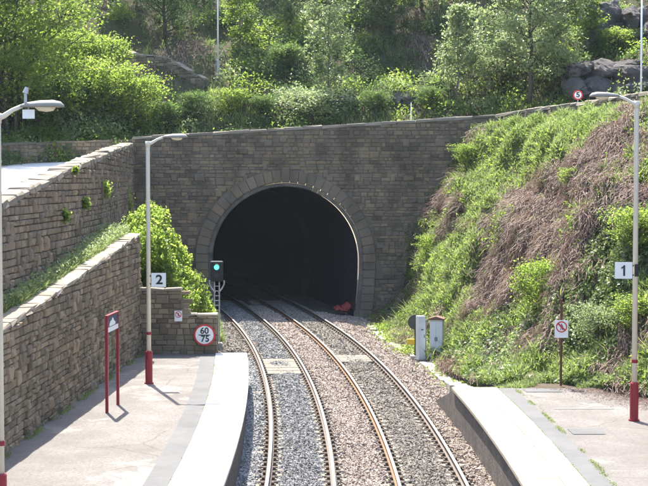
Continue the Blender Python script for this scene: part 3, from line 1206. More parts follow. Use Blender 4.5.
# ------------------------------------------------------------------ right bank
toe = np.array([(3.0, 78.0, -0.25), (2.9, 70, -0.3), (3.4, 62, -0.3), (4.5, 55, -0.25), (4.9, 49, 0.1), (5.2, 45.5, 0.5), (6.2, 43.6, 0.85), (7.4, 42.4, 0.88), (8.7, 40.4, 0.88), (9.9, 36.5, 0.88), (11.0, 31, 0.88), (12.2, 24, 0.88), (13, 16, 0.88)])
crest = np.array([(7.9, 77.6, 9.5), (9.6, 73.6, 9.7), (10.8, 69.2, 9.75), (11.6, 66, 9.75), (12.3, 62.5, 9.75), (12.9, 59, 9.75), (13.3, 56, 9.75), (13.6, 53, 9.75), (14.0, 49.5, 9.75), (14.6, 44, 9.75), (15.4, 37, 9.75), (17, 27, 9.75), (18, 17, 9.75)])
NB, NU = 150, 46


def cr(P, n):
    k = np.linspace(0, len(P) - 1, n)
    out = np.stack([np.interp(k, np.arange(len(P)), P[:, j]) for j in range(3)], -1)
    w = 5
    qd = np.pad(out, ((w, w), (0, 0)), mode='reflect', reflect_type='odd')
    return np.stack([np.convolve(qd[:, j], np.ones(2 * w + 1) / (2 * w + 1), 'valid') for j in range(3)], -1)


T_, K_ = cr(toe, NB), cr(crest, NB)
u = np.linspace(0, 1, NU)
uh = u                                            # horizontal fraction
uz = 0.62 * u + 0.38 * (np.sin((u - 0.5) * math.pi) * 0.5 + 0.5)
uz = np.interp(u, [0, 0.12, 0.3, 0.45, 0.65, 0.85, 1.0], [0, 0.035, 0.26, 0.5, 0.66, 0.9, 1.0])
BV = np.zeros((NB, NU, 3))
BV[..., :2] = T_[:, None, :2] + (K_ - T_)[:, None, :2] * uh[None, :, None]
BV[..., 2] = T_[:, None, 2] + (K_ - T_)[:, None, 2] * uz[None, :]
sA = np.repeat(np.linspace(0, 1, NB)[:, None] * 60, NU, 1)
sB = np.repeat(u[None] * 13, NB, 0)
env = np.sin(np.clip(u, 0, 1) * math.pi)[None] ** 0.6
disp = env * (0.6 * snoise(sA, sB, 0.55, 31) + 0.45 * snoise(sA, sB, 1.7, 32))
bn = np.array([-0.72, -0.25, 0.62])
BV += disp[..., None] * bn
i = np.arange(NB - 1)[:, None] * NU + np.arange(NU - 1)[None]
BQ = np.stack([i, i + 1, i + NU + 1, i + NU], -1).reshape(-1, 4)
structure(obj('embankment', mesh('embankment', BV.reshape(-1, 3), BQ, True), M['soil']))
# verge between the crest of the bank and the parapet


def bank_sample(nn, r, umin=0.0, umax=1.0):
    """points on the bank with their normal and downslope direction"""
    a = r.uniform(0, NB - 1.001, nn)
    b = r.uniform(umin, umax, nn) * (NU - 1.001)
    ia, ib = a.astype(int), b.astype(int)
    fa, fb = (a - ia)[:, None], (b - ib)[:, None]
    P00, P10, P01, P11 = BV[ia, ib], BV[ia + 1, ib], BV[ia, ib + 1], BV[ia + 1, ib + 1]
    P = (P00 * (1 - fa) + P10 * fa) * (1 - fb) + (P01 * (1 - fa) + P11 * fa) * fb
    da, db = P10 - P00, P01 - P00
    N = np.cross(db, da)
    N /= np.linalg.norm(N, axis=1)[:, None] + 1e-9
    N[N[:, 2] < 0] *= -1
    D = -db / (np.linalg.norm(db, axis=1)[:, None] + 1e-9)
    return P, N, D


# ------------------------------------------------------------------ foliage builders
def leaf_mesh(name, P, size, r, Nb=None, nb=0.5, aspect=0.62):
    n_ = len(P)
    size = np.broadcast_to(size, (n_,)) * r.uniform(0.6, 1.35, n_)
    N = r.normal(size=(n_, 3))
    N /= np.linalg.norm(N, axis=1)[:, None]
    if Nb is not None:
        N = N * (1 - nb) + Nb * nb
    else:
        N[:, 2] = np.abs(N[:, 2]) + 0.25
    N /= np.linalg.norm(N, axis=1)[:, None] + 1e-9
    A = np.cross(N, r.normal(size=(n_, 3)))
    A /= np.linalg.norm(A, axis=1)[:, None] + 1e-9
    B = np.cross(N, A)
    s = size[:, None]
    V = np.stack([P - A * s * .5, P + B * s * aspect * .5 + N * s * .1 - A * s * .05, P + A * s * .5 - N * s * .08, P - B * s * aspect * .5 + N * s * .1 - A * s * .05], 1)
    f = np.array([[0, 1, 2], [0, 2, 3]])[None] + (np.arange(n_) * 4)[:, None, None]
    return mesh(name, V.reshape(-1, 3), f.reshape(-1, 3))


def blade_mesh(name, P, h, w, r, lean=0.35, up=None):
    n_ = len(P)
    h = np.broadcast_to(h, (n_,)) * r.uniform(0.5, 1.3, n_)
    a = r.uniform(0, 2 * math.pi, n_)
    S = np.stack([np.cos(a), np.sin(a), np.zeros(n_)], -1) * w * .5
    L = r.normal(size=(n_, 3)) * lean
    U = np.array([0, 0, 1.0]) if up is None else up
    T = U + L
    T /= np.linalg.norm(T, axis=1)[:, None]
    T2 = T + np.c_[L[:, :2] * 1.0, -np.abs(L[:, 2]) - 0.15]
    T2 /= np.linalg.norm(T2, axis=1)[:, None]
    m1 = P + T * h[:, None] * .55
    tip = m1 + T2 * h[:, None] * .5
    V = np.stack([P - S, P + S, m1 + S * .8, m1 - S * .8, tip], 1)
    b = (np.arange(n_) * 5)[:, None]
    return mesh(name, V.reshape(-1, 3), [np.array([[0, 1, 2, 3]]) + b, np.array([[3, 2, 4]]) + b])


def stem_mesh(name, P, D, N, ln, w, r):
    """drooping dead stems lying down the slope"""
    n_ = len(P)
    ln = ln * r.uniform(0.5, 1.4, n_)
    D = D + r.normal(0, 0.28, (n_, 3))
    D /= np.linalg.norm(D, axis=1)[:, None]
    S = np.cross(D, N)
    S /= np.linalg.norm(S, axis=1)[:, None] + 1e-9
    S *= w * .5
    lift = r.uniform(0.0, 0.34, n_)[:, None]
    pts = []
    for k, f in enumerate((0, .33, .7, 1.0)):
        bul = math.sin(f * math.pi * 0.85 + 0.2)
        p = P + D * (ln * f)[:, None] + N * lift * bul + r.normal(0, 0.03, (n_, 3))
        pts += [p - S, p + S]
    V = np.stack(pts, 1)
    q = np.array([[0, 1, 3, 2], [2, 3, 5, 4], [4, 5, 7, 6]])[None] + (np.arange(n_) * 8)[:, None, None]
    return mesh(name, V.reshape(-1, 3), q.reshape(-1, 4))


def grow(r, H, spread, z0, nl, leaves, shape='round', trunk_r=None, leaf_r=0.55, nsub=5, lean=(0, 0), multi=1):
    """returns (MB of wood, leaf points)"""
    wood = MB()
    tips = []
    tr = trunk_r or H * 0.02
    for s in range(multi):
        ta = r.uniform(0, 6.28)
        off = np.array([math.cos(ta), math.sin(ta), 0]) * (0.0 if multi == 1 else 0.06 * H)
        tilt = np.array([lean[0], lean[1]]) + (0 if multi == 1 else 1) * np.array([math.cos(ta), math.sin(ta)]) * 0.18
        n_ = 8
        f = np.linspace(0, 1, n_)
        pts = np.stack([off[0] * .3 + tilt[0] * H * f + H * 0.012 * np.cumsum(r.normal(size=n_)), off[1] * .3 + tilt[1] * H * f + H * 0.012 * np.cumsum(r.normal(size=n_)), f * H * 0.93], -1)
        pts[0, 2] = -0.3
        wood.tube(pts, tr * (1 - 0.85 * f) * (1 if multi == 1 else 0.6) + 0.01, 7)
        for k in range(nl):
            h = z0 + (0.97 - z0) * (k + r.uniform(0, 1)) / nl
            b = np.array([np.interp(h, f * 0.93, pts[:, j]) for j in range(3)])
            az = k * 2.4 + r.uniform(-.5, .5)
            g = (h - z0) / (1 - z0)
            prof = {'round': math.sin(min(1, 0.22 + 0.8 * g) * math.pi) ** 0.6, 'cone': 1.05 - g * 0.85, 'slim': 0.55 + 0.5 * math.sin(g * math.pi)}[shape]
            ln = spread * prof * r.uniform(0.7, 1.15)
            up = r.uniform(0.25, 0.75) if shape != 'slim' else r.uniform(0.5, 1.1)
            dr = np.array([math.cos(az), math.sin(az), up])
            dr /= np.linalg.norm(dr)
            ff = np.linspace(0, 1, 5)
            lp_ = b + dr * ln * ff[:, None] + np.c_[np.zeros((5, 2)), 0.1 * ln * ff ** 2] + r.normal(0, 0.03 * ln, (5, 3)) * ff[:, None]
            lr = tr * 0.38 * (1 - 0.6 * g)
            wood.tube(lp_, lr * (1 - 0.8 * ff) + 0.006, 5, caps=False)
            for j in range(nsub):
                w_ = r.uniform(0.3, 1.0)
                bb = np.array([np.interp(w_, ff, lp_[:, c]) for c in range(3)])
                dd = dr + r.normal(0, 0.65, 3)
                dd /= np.linalg.norm(dd)
                sl_ = ln * r.uniform(0.2, 0.42)
                sp_ = bb + dd * sl_ * np.linspace(0, 1, 3)[:, None]
                wood.tube(sp_, [lr * 0.35 + .004, lr * 0.2 + .004, .004], 4, caps=False)
                tips += [sp_[2], sp_[1] * .5 + sp_[2] * .5]
            tips.append(lp_[-1])
        tips.append(pts[-1])
    tips = np.array(tips)
    k = r.integers(0, len(tips), leaves)
    # uneven clumps, so that gaps stay open
    wt = r.uniform(0.15, 1.0, len(tips))
    keep = r.uniform(0, 1, leaves) < wt[k]
    k = k[keep]
    P = tips[k] + r.normal(0, 1, (len(k), 3)) * leaf_r * np.array([1, 1, 0.65]) * r.uniform(0.4, 1.0, len(k))[:, None]
    return wood, P


PROTO = {}


def proto_tree(kind, seed, leafmat, bark, leaf_size, **kw):
    r = np.random.default_rng(seed)
    wood, P = grow(r, **kw, r=r) if False else grow(r, kw['H'], kw['spread'], kw['z0'], kw['nl'], kw['leaves'], kw.get('shape', 'round'), kw.get('trunk_r'), kw.get('leaf_r', .55), kw.get('nsub', 5), kw.get('lean', (0, 0)), kw.get('multi', 1))
    wm = wood.mesh('trunk', True)
    wm.materials.append(bark)
    lm = leaf_mesh('crown', P, leaf_size, r)
    lm.materials.append(leafmat)
    PROTO[kind] = (wm, lm, kw['H'])


def plant(kind, name, loc, label, cat, group, height=None, rz=0.0, sx=1.0, parts=('trunk', 'crown'), mat=None):
    wm, lm, H = PROTO[kind]
    t = thing(name, loc, label, cat, group, rz)
    k = (height / H) if height else 1.0
    for nme, me in zip(parts, (wm, lm)):
        o = bpy.data.objects.new(nme, me)
        COL.objects.link(o)
        o.parent = t
        o.scale = (k * sx, k * sx, k)
        if mat and me is lm:
            o.material_slots[0].link = 'OBJECT'
            o.material_slots[0].material = mat
    return t


proto_tree('big', 101, M['leaf_bright'], M['bark'], 0.19, H=13, spread=5.2, z0=0.1, nl=28, leaves=85000, leaf_r=0.55, nsub=8, trunk_r=0.2, multi=3)
proto_tree('broad_a', 102, M['leaf_mid'], M['bark'], 0.2, H=11, spread=4.2, z0=0.12, nl=34, leaves=30000, leaf_r=0.6, nsub=7, trunk_r=0.2)
proto_tree('broad_b', 103, M['leaf_dark'], M['bark'], 0.2, H=11, spread=4.0, z0=0.08, nl=36, leaves=30000, leaf_r=0.62, nsub=7, trunk_r=0.2)
proto_tree('slim_a', 104, M['leaf_pale'], M['pale_bark'], 0.2, H=6.5, spread=1.5, z0=0.12, nl=26, leaves=6500, leaf_r=0.3, nsub=4, trunk_r=0.06, shape='slim')
proto_tree('slim_b', 105, M['leaf_pale'], M['pale_bark'], 0.19, H=6.0, spread=1.6, z0=0.1, nl=24, leaves=6500, leaf_r=0.3, nsub=4, trunk_r=0.06, shape='cone')
proto_tree('mid', 106, M['leaf_pale'], M['bark'], 0.2, H=8.5, spread=3.1, z0=0.2, nl=28, leaves=26000, leaf_r=0.45, nsub=6, trunk_r=0.14)
proto_tree('shrub_a', 107, M['leaf_mid'], M['bark'], 0.15, H=2.4, spread=1.7, z0=0.08, nl=16, leaves=8000, leaf_r=0.32, nsub=5, trunk_r=0.04, multi=3)
proto_tree('shrub_b', 108, M['leaf_bright'], M['bark'], 0.14, H=2.4, spread=1.8, z0=0.06, nl=16, leaves=8000, leaf_r=0.3, nsub=5, trunk_r=0.04, multi=3)
proto_tree('shrub_c', 109, M['leaf_pale'], M['bark'], 0.13, H=1.7, spread=1.9, z0=0.08, nl=14, leaves=7000, leaf_r=0.26, nsub=5, trunk_r=0.04, multi=3)

# background trees on the hill
bgspots = [(-30, -30, 'broad_a', 9, 'at the far left edge behind the bright tree'), (118, 8, 'broad_b', 6, 'left of the terrace wall at the top edge'), (166, 40, 'broad_b', 8, 'with dark trunk above the terrace wall steps'),
           (196, 4, 'broad_b', 6, 'right of the dark trunk above the terrace wall'), (262, -6, 'broad_a', 5, 'right of the slender hill lamp post, high up'), (290, 30, 'broad_b', 4, 'left of the tall pale sapling'),
           (358, 12, 'broad_b', 6, 'right of the tall pale sapling at the top edge'), (390, 40, 'broad_b', 5.5, 'low and dense, midway between the two pale saplings'), (425, 8, 'broad_a', 6, 'left of the second pale sapling at the top edge'),
           (478, -12, 'broad_a', 6, 'above the second pale sapling'), (560, 0, 'broad_a', 5, 'right of the widest pale tree'), (655, -14, 'broad_a', 6, 'at the far right edge above the rock')]
for px, py, kd, H, w_ in bgspots:
    p = hill_hit(px, py)
    plant(kd, 'hillside_tree', p, ('mid green' if kd == 'broad_a' else 'dark green') + ' leafy tree ' + w_, 'tree', 'trees on the hillside', H * random.uniform(.9, 1.1), random.uniform(0, 6.28), random.uniform(.85, 1.1))
plant('big', 'leafy_tree', hill_hit(14, 146), 'big bright yellow green tree filling the top left corner', 'tree', None, 13, 2.2)
plant('slim_a', 'sapling', hill_hit(329, 104), 'tall slender pale leaved sapling above the tunnel arch', 'sapling', 'saplings on the hillside', 7.0, 1.0)
plant('slim_b', 'sapling', hill_hit(460, 104), 'pale conical sapling left of the widest pale tree', 'sapling', 'saplings on the hillside', 6.0, 2.0)
plant('slim_b', 'sapling', hill_hit(588, 58), 'bright small sapling beside the grey rock face', 'sapling', 'saplings on the hillside', 4.6, 4.0, 1.2, mat=M['leaf_bright'])
plant('mid', 'leafy_tree', hill_hit(527, 108), 'wide pale green tree with bare lower trunk right of centre', 'tree', None, 8.6, 0.3)
plant('slim_a', 'sapling', hill_hit(240, 50), 'thin bright sapling just right of the hill lamp post', 'sapling', 'saplings on the hillside', 4.5, 4.0, 1.3, mat=M['leaf_bright'])

shr = [(312, 124, 'shrub_c', 1.6, 1.3, 'whitish flowering shrub just above the parapet over the arch'),
       (135, 128, 'shrub_b', 2.6, 1.0, 'bright bush where the parapet meets the left wall'), (108, 118, 'shrub_b', 2.8, 1.1, 'bright bush left of the parapet end, by the low wall'),
       (80, 108, 'shrub_b', 2.6, 1.1, 'bright bush under the right side of the big tree'), (52, 122, 'shrub_a', 2.4, 1.1, 'green bush behind the low wall under the lantern'), (22, 130, 'shrub_a', 2.4, 1.2, 'green bush behind the low wall at far left'),
       (100, 84, 'shrub_b', 2.6, 1.1, 'bright bush below the upper end of the terrace wall'), (60, 84, 'shrub_b', 2.8, 1.1, 'bright bush beneath the big tree crown'), (166, 128, 'shrub_a', 1.3, 1.2, 'green shrub behind the parapet above the platform lantern'),
       (196, 120, 'shrub_a', 1.4, 1.1, 'green shrub behind the parapet right of the platform lantern'), (230, 112, 'shrub_b', 1.2, 1.3, 'light green shrub below the hill lamp post'), (262, 116, 'shrub_a', 1.0, 1.2, 'green shrub left of the whitish shrub'),
       (375, 112, 'shrub_a', 1.1, 1.2, 'green shrub behind the parapet right of the arch'), (430, 108, 'shrub_a', 1.1, 1.2, 'green shrub near the white marker stake'), (500, 92, 'shrub_c', 2.4, 1.0, 'pale shrub at the foot of the widest pale tree'),
       (560, 90, 'shrub_a', 2.0, 1.2, 'green shrub behind the round sign'), (615, 52, 'shrub_b', 1.2, 1.4, 'bright tuft on the ledge of the grey rock'), (285, 70, 'shrub_a', 1.4, 1.2, 'green shrub left of the tall sapling')]
for px, py, kd, H, sx, lab in shr:
    plant(kd, 'shrub', hill_hit(px, py), lab, 'shrub', 'shrubs on the hillside', H, random.uniform(0, 6.28), sx, ('stem', 'foliage'))

# undergrowth over the hillside
r = np.random.default_rng(201)


def hill_points(nn, r, tmax):
    k = r.integers(110, m - 40, nn)
    t = tmax * r.uniform(0, 1, nn) ** 0.9
    f = r.uniform(0, 1, nn)[:, None]
    k2 = np.minimum(k + 1, m - 1)
    c = RC[k] * (1 - f) + RC[k2] * f
    x = c[:, 0] + RN[k, 0] * (W_OUT + t)
    y = c[:, 1] + RN[k, 1] * (W_OUT + t)
    z = c[:, 2] + hill_prof(t, x, y)
    P = np.stack([x, y, z], -1)
    px, py, _ = proj(P)
    ok = (px > -60) & (px < 708) & (py > -60) & (py < 190)
    return P[ok]


P = hill_points(170000, r, 24)
hpx, hpy, _ = proj(P)
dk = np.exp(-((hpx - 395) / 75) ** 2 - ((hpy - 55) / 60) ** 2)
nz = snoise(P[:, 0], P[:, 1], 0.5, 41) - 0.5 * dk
nz2 = snoise(P[:, 0], P[:, 1], 0.35, 42)
br = nz2 > 0.62
lf = (~br) & (nz < 0.12)
gr = (~br) & (nz >= 0.12)
hp = np.clip(snoise(P[:, 0], P[:, 1], 1.3, 43) + 0.4, 0, 1)[:, None]
Q = P + np.c_[np.zeros((len(P), 2)), r.uniform(0, 0.7, len(P)) * hp[:, 0]]
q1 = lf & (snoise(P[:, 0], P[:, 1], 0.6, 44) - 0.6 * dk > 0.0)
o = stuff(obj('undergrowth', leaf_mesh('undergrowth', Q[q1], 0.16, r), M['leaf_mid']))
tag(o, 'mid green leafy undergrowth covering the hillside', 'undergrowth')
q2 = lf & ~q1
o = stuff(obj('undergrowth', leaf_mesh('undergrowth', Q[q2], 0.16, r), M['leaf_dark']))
tag(o, 'dark green undergrowth in patches on the hillside', 'undergrowth')
o = stuff(obj('hill_grass', blade_mesh('hill_grass', P[gr], 0.42, 0.05, r), M['grass']))
tag(o, 'bright grass patches between the shrubs on the hillside', 'grass')
Pb = P[br]
Db = np.repeat(np.array([[0.05, -0.8, -0.5]]), len(Pb), 0)
o = stuff(obj('dead_bracken', stem_mesh('dead_bracken', Pb[::2], Db[::2], np.repeat(np.array([[0, -.4, .9]]), len(Pb[::2]), 0), 0.6, 0.03, r), M['bracken']))
tag(o, 'patches of brown dead bracken on the hillside', 'bracken')

# bushy domes of undergrowth on the hillside
CP = hill_points(2400, r, 22)
cpx, cpy, _ = proj(CP)
CP = CP[~((cpx > 98) & (cpx < 232) & (cpy > 30) & (cpy < 104))]
k_ = r.integers(115, 185, 900)
t_ = r.uniform(0.2, 4.2, 900)
CX_ = np.stack([RC[k_, 0] + RN[k_, 0] * (W_OUT + t_), RC[k_, 1] + RN[k_, 1] * (W_OUT + t_), RC[k_, 2]], -1)
CX_[:, 2] += hill_prof(t_, CX_[:, 0], CX_[:, 1])
qx, qy, _ = proj(CX_)
CP = np.concatenate([CP, CX_[(qx > -30) & (qx < 150)][:170]])
cpx, cpy, _ = proj(CP)
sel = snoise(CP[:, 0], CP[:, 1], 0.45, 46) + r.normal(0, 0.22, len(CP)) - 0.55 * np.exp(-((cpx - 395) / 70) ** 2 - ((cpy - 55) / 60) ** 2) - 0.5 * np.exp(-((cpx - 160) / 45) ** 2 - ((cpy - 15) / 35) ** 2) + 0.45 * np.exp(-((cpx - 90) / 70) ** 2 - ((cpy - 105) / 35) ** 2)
for lo_, hi_, mt_, lab in ((-9, -0.38, 'leaf_dark', 'dark leafy scrub in low domes on the hillside'), (-0.38, -0.03, 'leaf_mid', 'mid green scrub in low domes on the hillside'), (-0.03, 0.38, 'leaf_bright', 'bright green scrub in low domes on the hillside'), (0.38, 9, 'leaf_pale', 'pale glinting scrub in low domes on the hillside')):
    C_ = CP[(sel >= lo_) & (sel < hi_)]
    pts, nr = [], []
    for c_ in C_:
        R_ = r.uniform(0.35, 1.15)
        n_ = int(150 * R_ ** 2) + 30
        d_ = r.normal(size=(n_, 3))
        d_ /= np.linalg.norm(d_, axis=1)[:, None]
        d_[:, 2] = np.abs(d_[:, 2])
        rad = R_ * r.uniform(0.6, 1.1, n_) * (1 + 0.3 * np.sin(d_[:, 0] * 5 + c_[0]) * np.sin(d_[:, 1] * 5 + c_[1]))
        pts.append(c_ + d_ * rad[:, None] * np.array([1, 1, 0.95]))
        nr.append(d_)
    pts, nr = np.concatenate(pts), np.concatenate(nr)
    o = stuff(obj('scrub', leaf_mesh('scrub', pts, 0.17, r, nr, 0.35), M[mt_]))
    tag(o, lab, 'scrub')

# ------------------------------------------------------------------ bank vegetation
r = np.random.default_rng(301)
P, N, D = bank_sample(420000, r)
px, py, dep = proj(P)
ok = (px > 330) & (px < 740) & (py > 40) & (py < 470)
P, N, D, px, py = P[ok], N[ok], D[ok], px[ok], py[ok]


def blob(cx, cy, rx, ry, rot=0.0):
    c, s = math.cos(rot), math.sin(rot)
    dx, dy = px - cx, py - cy
    a, b = dx * c + dy * s, -dx * s + dy * c
    return np.exp(-((a / rx) ** 2 + (b / ry) ** 2))


nA = snoise(P[:, 0] + P[:, 2], P[:, 1], 1.1, 51)
nB = snoise(P[:, 1] * 1.1, P[:, 2] - P[:, 0], 0.9, 52)
brown = 0.22 + 1.1 * blob(455, 212, 24, 15, -0.6) + 1.2 * blob(520, 230, 48, 32, -0.75) + 1.2 * blob(590, 165, 75, 22, -0.72) + 0.9 * blob(500, 292, 40, 16, -0.8) + 0.9 * blob(570, 260, 26, 40, 0.3) + 0.6 * blob(500, 350, 55, 12, -0.3) + 0.75 * blob(600, 372, 30, 9, 0.3) + 0.6 * blob(632, 205, 20, 40, 0.3)
green = 1.2 * blob(515, 150, 55, 26, -0.5) + 1.0 * blob(590, 120, 55, 14, -0.3) + 1.2 * blob(450, 270, 28, 45, 0.2) + 0.8 * blob(490, 205, 20, 20) + 0.9 * blob(545, 372, 38, 9, 0.1) + 0.8 * blob(470, 330, 30, 18, -0.4) + 0.5 * blob(560, 225, 16, 12) + 0.3
ivy = 0.8 * blob(620, 300, 45, 60) + 1.1 * blob(490, 352, 45, 24) + 0.8 * blob(585, 330, 35, 35) + 0.7 * blob(620, 225, 40, 30) + 0.5 * blob(530, 310, 30, 30) + 0.25
brown += 0.5 * nA + 0.35 * snoise(P[:, 0] + P[:, 2], P[:, 1] - P[:, 2], 2.8, 56)
green += 0.4 * nB + 0.75 * np.clip(snoise(P[:, 0] - P[:, 2], P[:, 1], 2.2, 57) - 0.12, 0, 1) * 2.2
ivy += 0.35 * snoise(P[:, 0], P[:, 1] + P[:, 2], 1.4, 53)
w = np.stack([brown, green, ivy], -1)
cls = (w + r.normal(0, 0.2, w.shape)).argmax(1)
rr = r.uniform(0, 1, len(P))
b = (cls == 0) & (rr < 0.55)
o = stuff(obj('dead_bracken', stem_mesh('dead_bracken', P[b] + N[b] * 0.06, D[b], N[b], 0.6, 0.02, r), M['bracken']))
tag(o, 'brown dead bracken hanging down the middle of the bank', 'bracken')
g = (cls == 1) & (rr < 0.42)
clump = 0.5 + 0.75 * np.clip(snoise(P[:, 0] + P[:, 2], P[:, 1], 2.6, 55), -.6, 1)
o = stuff(obj('bank_grass', blade_mesh('bank_grass', P[g], 0.5 * clump[g] + 0.12, 0.045, r, 0.4, N[g] * 0.45 + np.array([0, 0, 0.8])), M['grass']))
tag(o, 'bright green grass and ferns growing on the bank', 'grass')
g2 = (cls == 1) & (rr > 0.72)
o = stuff(obj('bank_leaves', leaf_mesh('bank_leaves', P[g2] + N[g2] * (r.uniform(0, .45, g2.sum()) * clump[g2])[:, None], 0.13, r, N[g2], 0.35), M['leaf_bright']))
tag(o, 'bright leafy weeds among the grass on the bank', 'undergrowth')
pale_ = (cls == 2) & (rr < 0.6) & (np.exp(-((px - 500) / 60) ** 2 - ((py - 350) / 32) ** 2) > r.uniform(0.1, 0.7, len(P)))
o = stuff(obj('ground_ivy', leaf_mesh('ground_ivy', P[pale_] + N[pale_] * r.uniform(0, .22, pale_.sum())[:, None], 0.11, r, N[pale_], 0.55, 0.85), M['leaf_pale']))
tag(o, 'pale ground ivy on the low mound at the foot of the bank', 'ivy')
v = (cls == 2) & (rr < 0.6) & ~pale_
o = stuff(obj('ivy', leaf_mesh('ivy', P[v] + N[v] * (r.uniform(0, .35, v.sum()) * (0.3 + clump[v]))[:, None], 0.12, r, N[v], 0.5, 0.85), M['leaf_ivy']))
tag(o, 'glossy ivy spreading over the right side and foot of the bank', 'ivy')
v = (cls != 1) & (rr > 0.9)
o = stuff(obj('bank_leaves', leaf_mesh('bank_leaves', P[v] + N[v] * r.uniform(0.05, .3, v.sum())[:, None], 0.11, r, N[v], 0.4), M['leaf_mid']))
tag(o, 'scattered green leaves among the bracken and ivy of the bank', 'undergrowth')


def bank_hit(px_, py_):
    k = np.argmin((px - px_) ** 2 + (py - py_) ** 2)
    return P[k]


for a_, b_, kd, H, sx, lab in ((541, 318, 'shrub_b', 1.75, 0.85, 'bright leafy shrub low on the bank left of the no trespassing sign'), (600, 345, 'shrub_c', 0.9, 0.9, 'pale green bush at the foot of the bank behind the no trespassing sign'),
                               (640, 335, 'shrub_b', 1.0, 1.1, 'green bush at the right edge behind the lamp post'), (640, 250, 'shrub_b', 1.1, 1.2, 'light green bush behind the number one plate'), (470, 165, 'shrub_b', 0.9, 1.2, 'bright tuft overhanging the portal wall at the top of the bank'),
                               (432, 262, 'shrub_b', 1.1, 0.9, 'bright fern clump against the portal wall at the bank'), (575, 190, 'shrub_b', 0.7, 1.2, 'bright fern tuft among the brown bracken')):
    plant(kd, 'bank_shrub', bank_hit(a_, b_), lab, 'shrub', 'shrubs on the bank', H, random.uniform(0, 6), sx, ('stem', 'foliage'))

# ledge and left side vegetation
r = np.random.default_rng(311)
nn = 22000
y = r.uniform(24, 51, nn)
x = upp_x(y) + (low_x(y) - 0.35 - upp_x(y)) * r.uniform(0, 1, nn) ** 0.7
z = low_top(y) + 0.02
keep = snoise(x, y, 1.5, 61) + 0.5 * (y - 36) / 15 > -0.25
Pl = np.stack([x, y, z], -1)[keep]
o = stuff(obj('ledge_grass', blade_mesh('ledge_grass', Pl[::2], 0.3, 0.03, r), M['grass']))
tag(o, 'strip of grass growing on the ledge between the two stone walls', 'grass')
o = stuff(obj('ledge_weeds', leaf_mesh('ledge_weeds', Pl[1::3] + np.c_[np.zeros((len(Pl[1::3]), 2)), r.uniform(0, .4, len(Pl[1::3]))], 0.09, r), M['leaf_pale']))
tag(o, 'small pale weeds on the ledge between the two stone walls', 'weeds')


def blob_bush(name, label, mat, blobs, nper, leaf, seed, stemmat, base):
    """foliage heap from many overlapping lumps; leaves lie on and in the surface"""
    r = np.random.default_rng(seed)
    pts, nrm = [], []
    for (bx, by, bz, br_) in blobs:
        d = r.normal(size=(int(nper * br_ ** 2), 3))
        d /= np.linalg.norm(d, axis=1)[:, None]
        lump = 1 + 0.22 * snoise(d[:, 0] * 3 + bx, d[:, 1] * 3 + d[:, 2] * 2 + by, 1.6, seed)
        rad = br_ * lump * r.uniform(0.72, 1.06, len(d))
        pts.append(np.array([bx, by, bz]) + d * rad[:, None])
        nrm.append(d)
    P_, N_ = np.concatenate(pts), np.concatenate(nrm)
    t = thing(name, base, label, 'ivy bush')
    obj('foliage', leaf_mesh('foliage', P_ - np.array(base), leaf, r, N_, 0.45, 0.8), mat, t)
    w = MB()
    for (bx, by, bz, br_) in blobs:
        p0 = np.array([base[0] * .6 + bx * .4, base[1] * .6 + by * .4, base[2]]) - np.array(base)
        p1 = np.array([bx, by, bz]) - np.array(base)
        w.tube([p0, p0 * .5 + p1 * .5 + r.normal(0, .15, 3), p1], [0.05, 0.035, 0.015], 5)
    w.obj('stem', stemmat, t)
    return t


bl = []
for px_, py_, Y_, rad in ((147, 232, 56, .85), (152, 222, 58, .7), (160, 250, 56, .9), (150, 262, 54, .9), (168, 262, 57, .85), (175, 280, 56, .7), (186, 285, 57, .65), (194, 300, 57, .55), (203, 308, 58, .42), (160, 275, 54, .8), (146, 250, 53.5, .9), (182, 298, 55, .6), (208, 316, 58, .3), (176, 300, 54, .6)):
    p = at(px_, py_, Y_)
    bl.append((p[0], p[1], p[2], rad))
blob_bush('ivy_bush', 'bright ivy heap tumbling behind the stepped end wall beside the tunnel', M['leaf_bright'], bl, 2600, 0.13, 71, M['bark'], (-6.4, 56, 2.0))
# weeds hanging on the upper wall
for k, (px_, py_, rad, lab) in enumerate(((101, 190, .28, 'largest round weed tuft rooted in the upper stone wall'), (81, 203, .17, 'dark weed tuft left of the largest tuft on the upper wall'), (60, 216, .17, 'lowest left weed tuft on the upper stone wall'), (126, 205, .3, 'tall green weed streak near the far end of the upper wall'), (103, 231, .22, 'leafy weed just above the ledge on the upper wall'), (70, 170, .1, 'tiny weed just under the coping of the upper wall'))):
    d = ray(px_, py_)
    Ys = np.arange(20, 80, 0.02)
    xs_ = d[0] * Ys / d[1]
    kq = np.argmin(np.abs(xs_ - upp_x(Ys)))
    p = at(px_, py_, Ys[kq])
    rr_ = np.random.default_rng(80 + k)
    nl_ = int(90 + 900 * rad)
    q_ = rr_.normal(size=(nl_, 3)) * rad * 0.5 * np.array([.7, 1, 2.3 if k == 3 else 1]) + np.array([0.12, 0, 0])
    q_[:, 0] = np.abs(q_[:, 0])
    o = thing('wall_weed', (p[0] + .03, p[1], p[2]), lab, 'weed', 'weeds on the upper wall')
    obj('foliage', leaf_mesh('foliage', q_, 0.1, rr_), M['leaf_bright'], o)
    MB().tube([[-.03, 0, -.1], [.05, 0, 0], [.12, 0.02, .1]], [.015, .012, .006], 5).obj('stem', M['bark'], o)

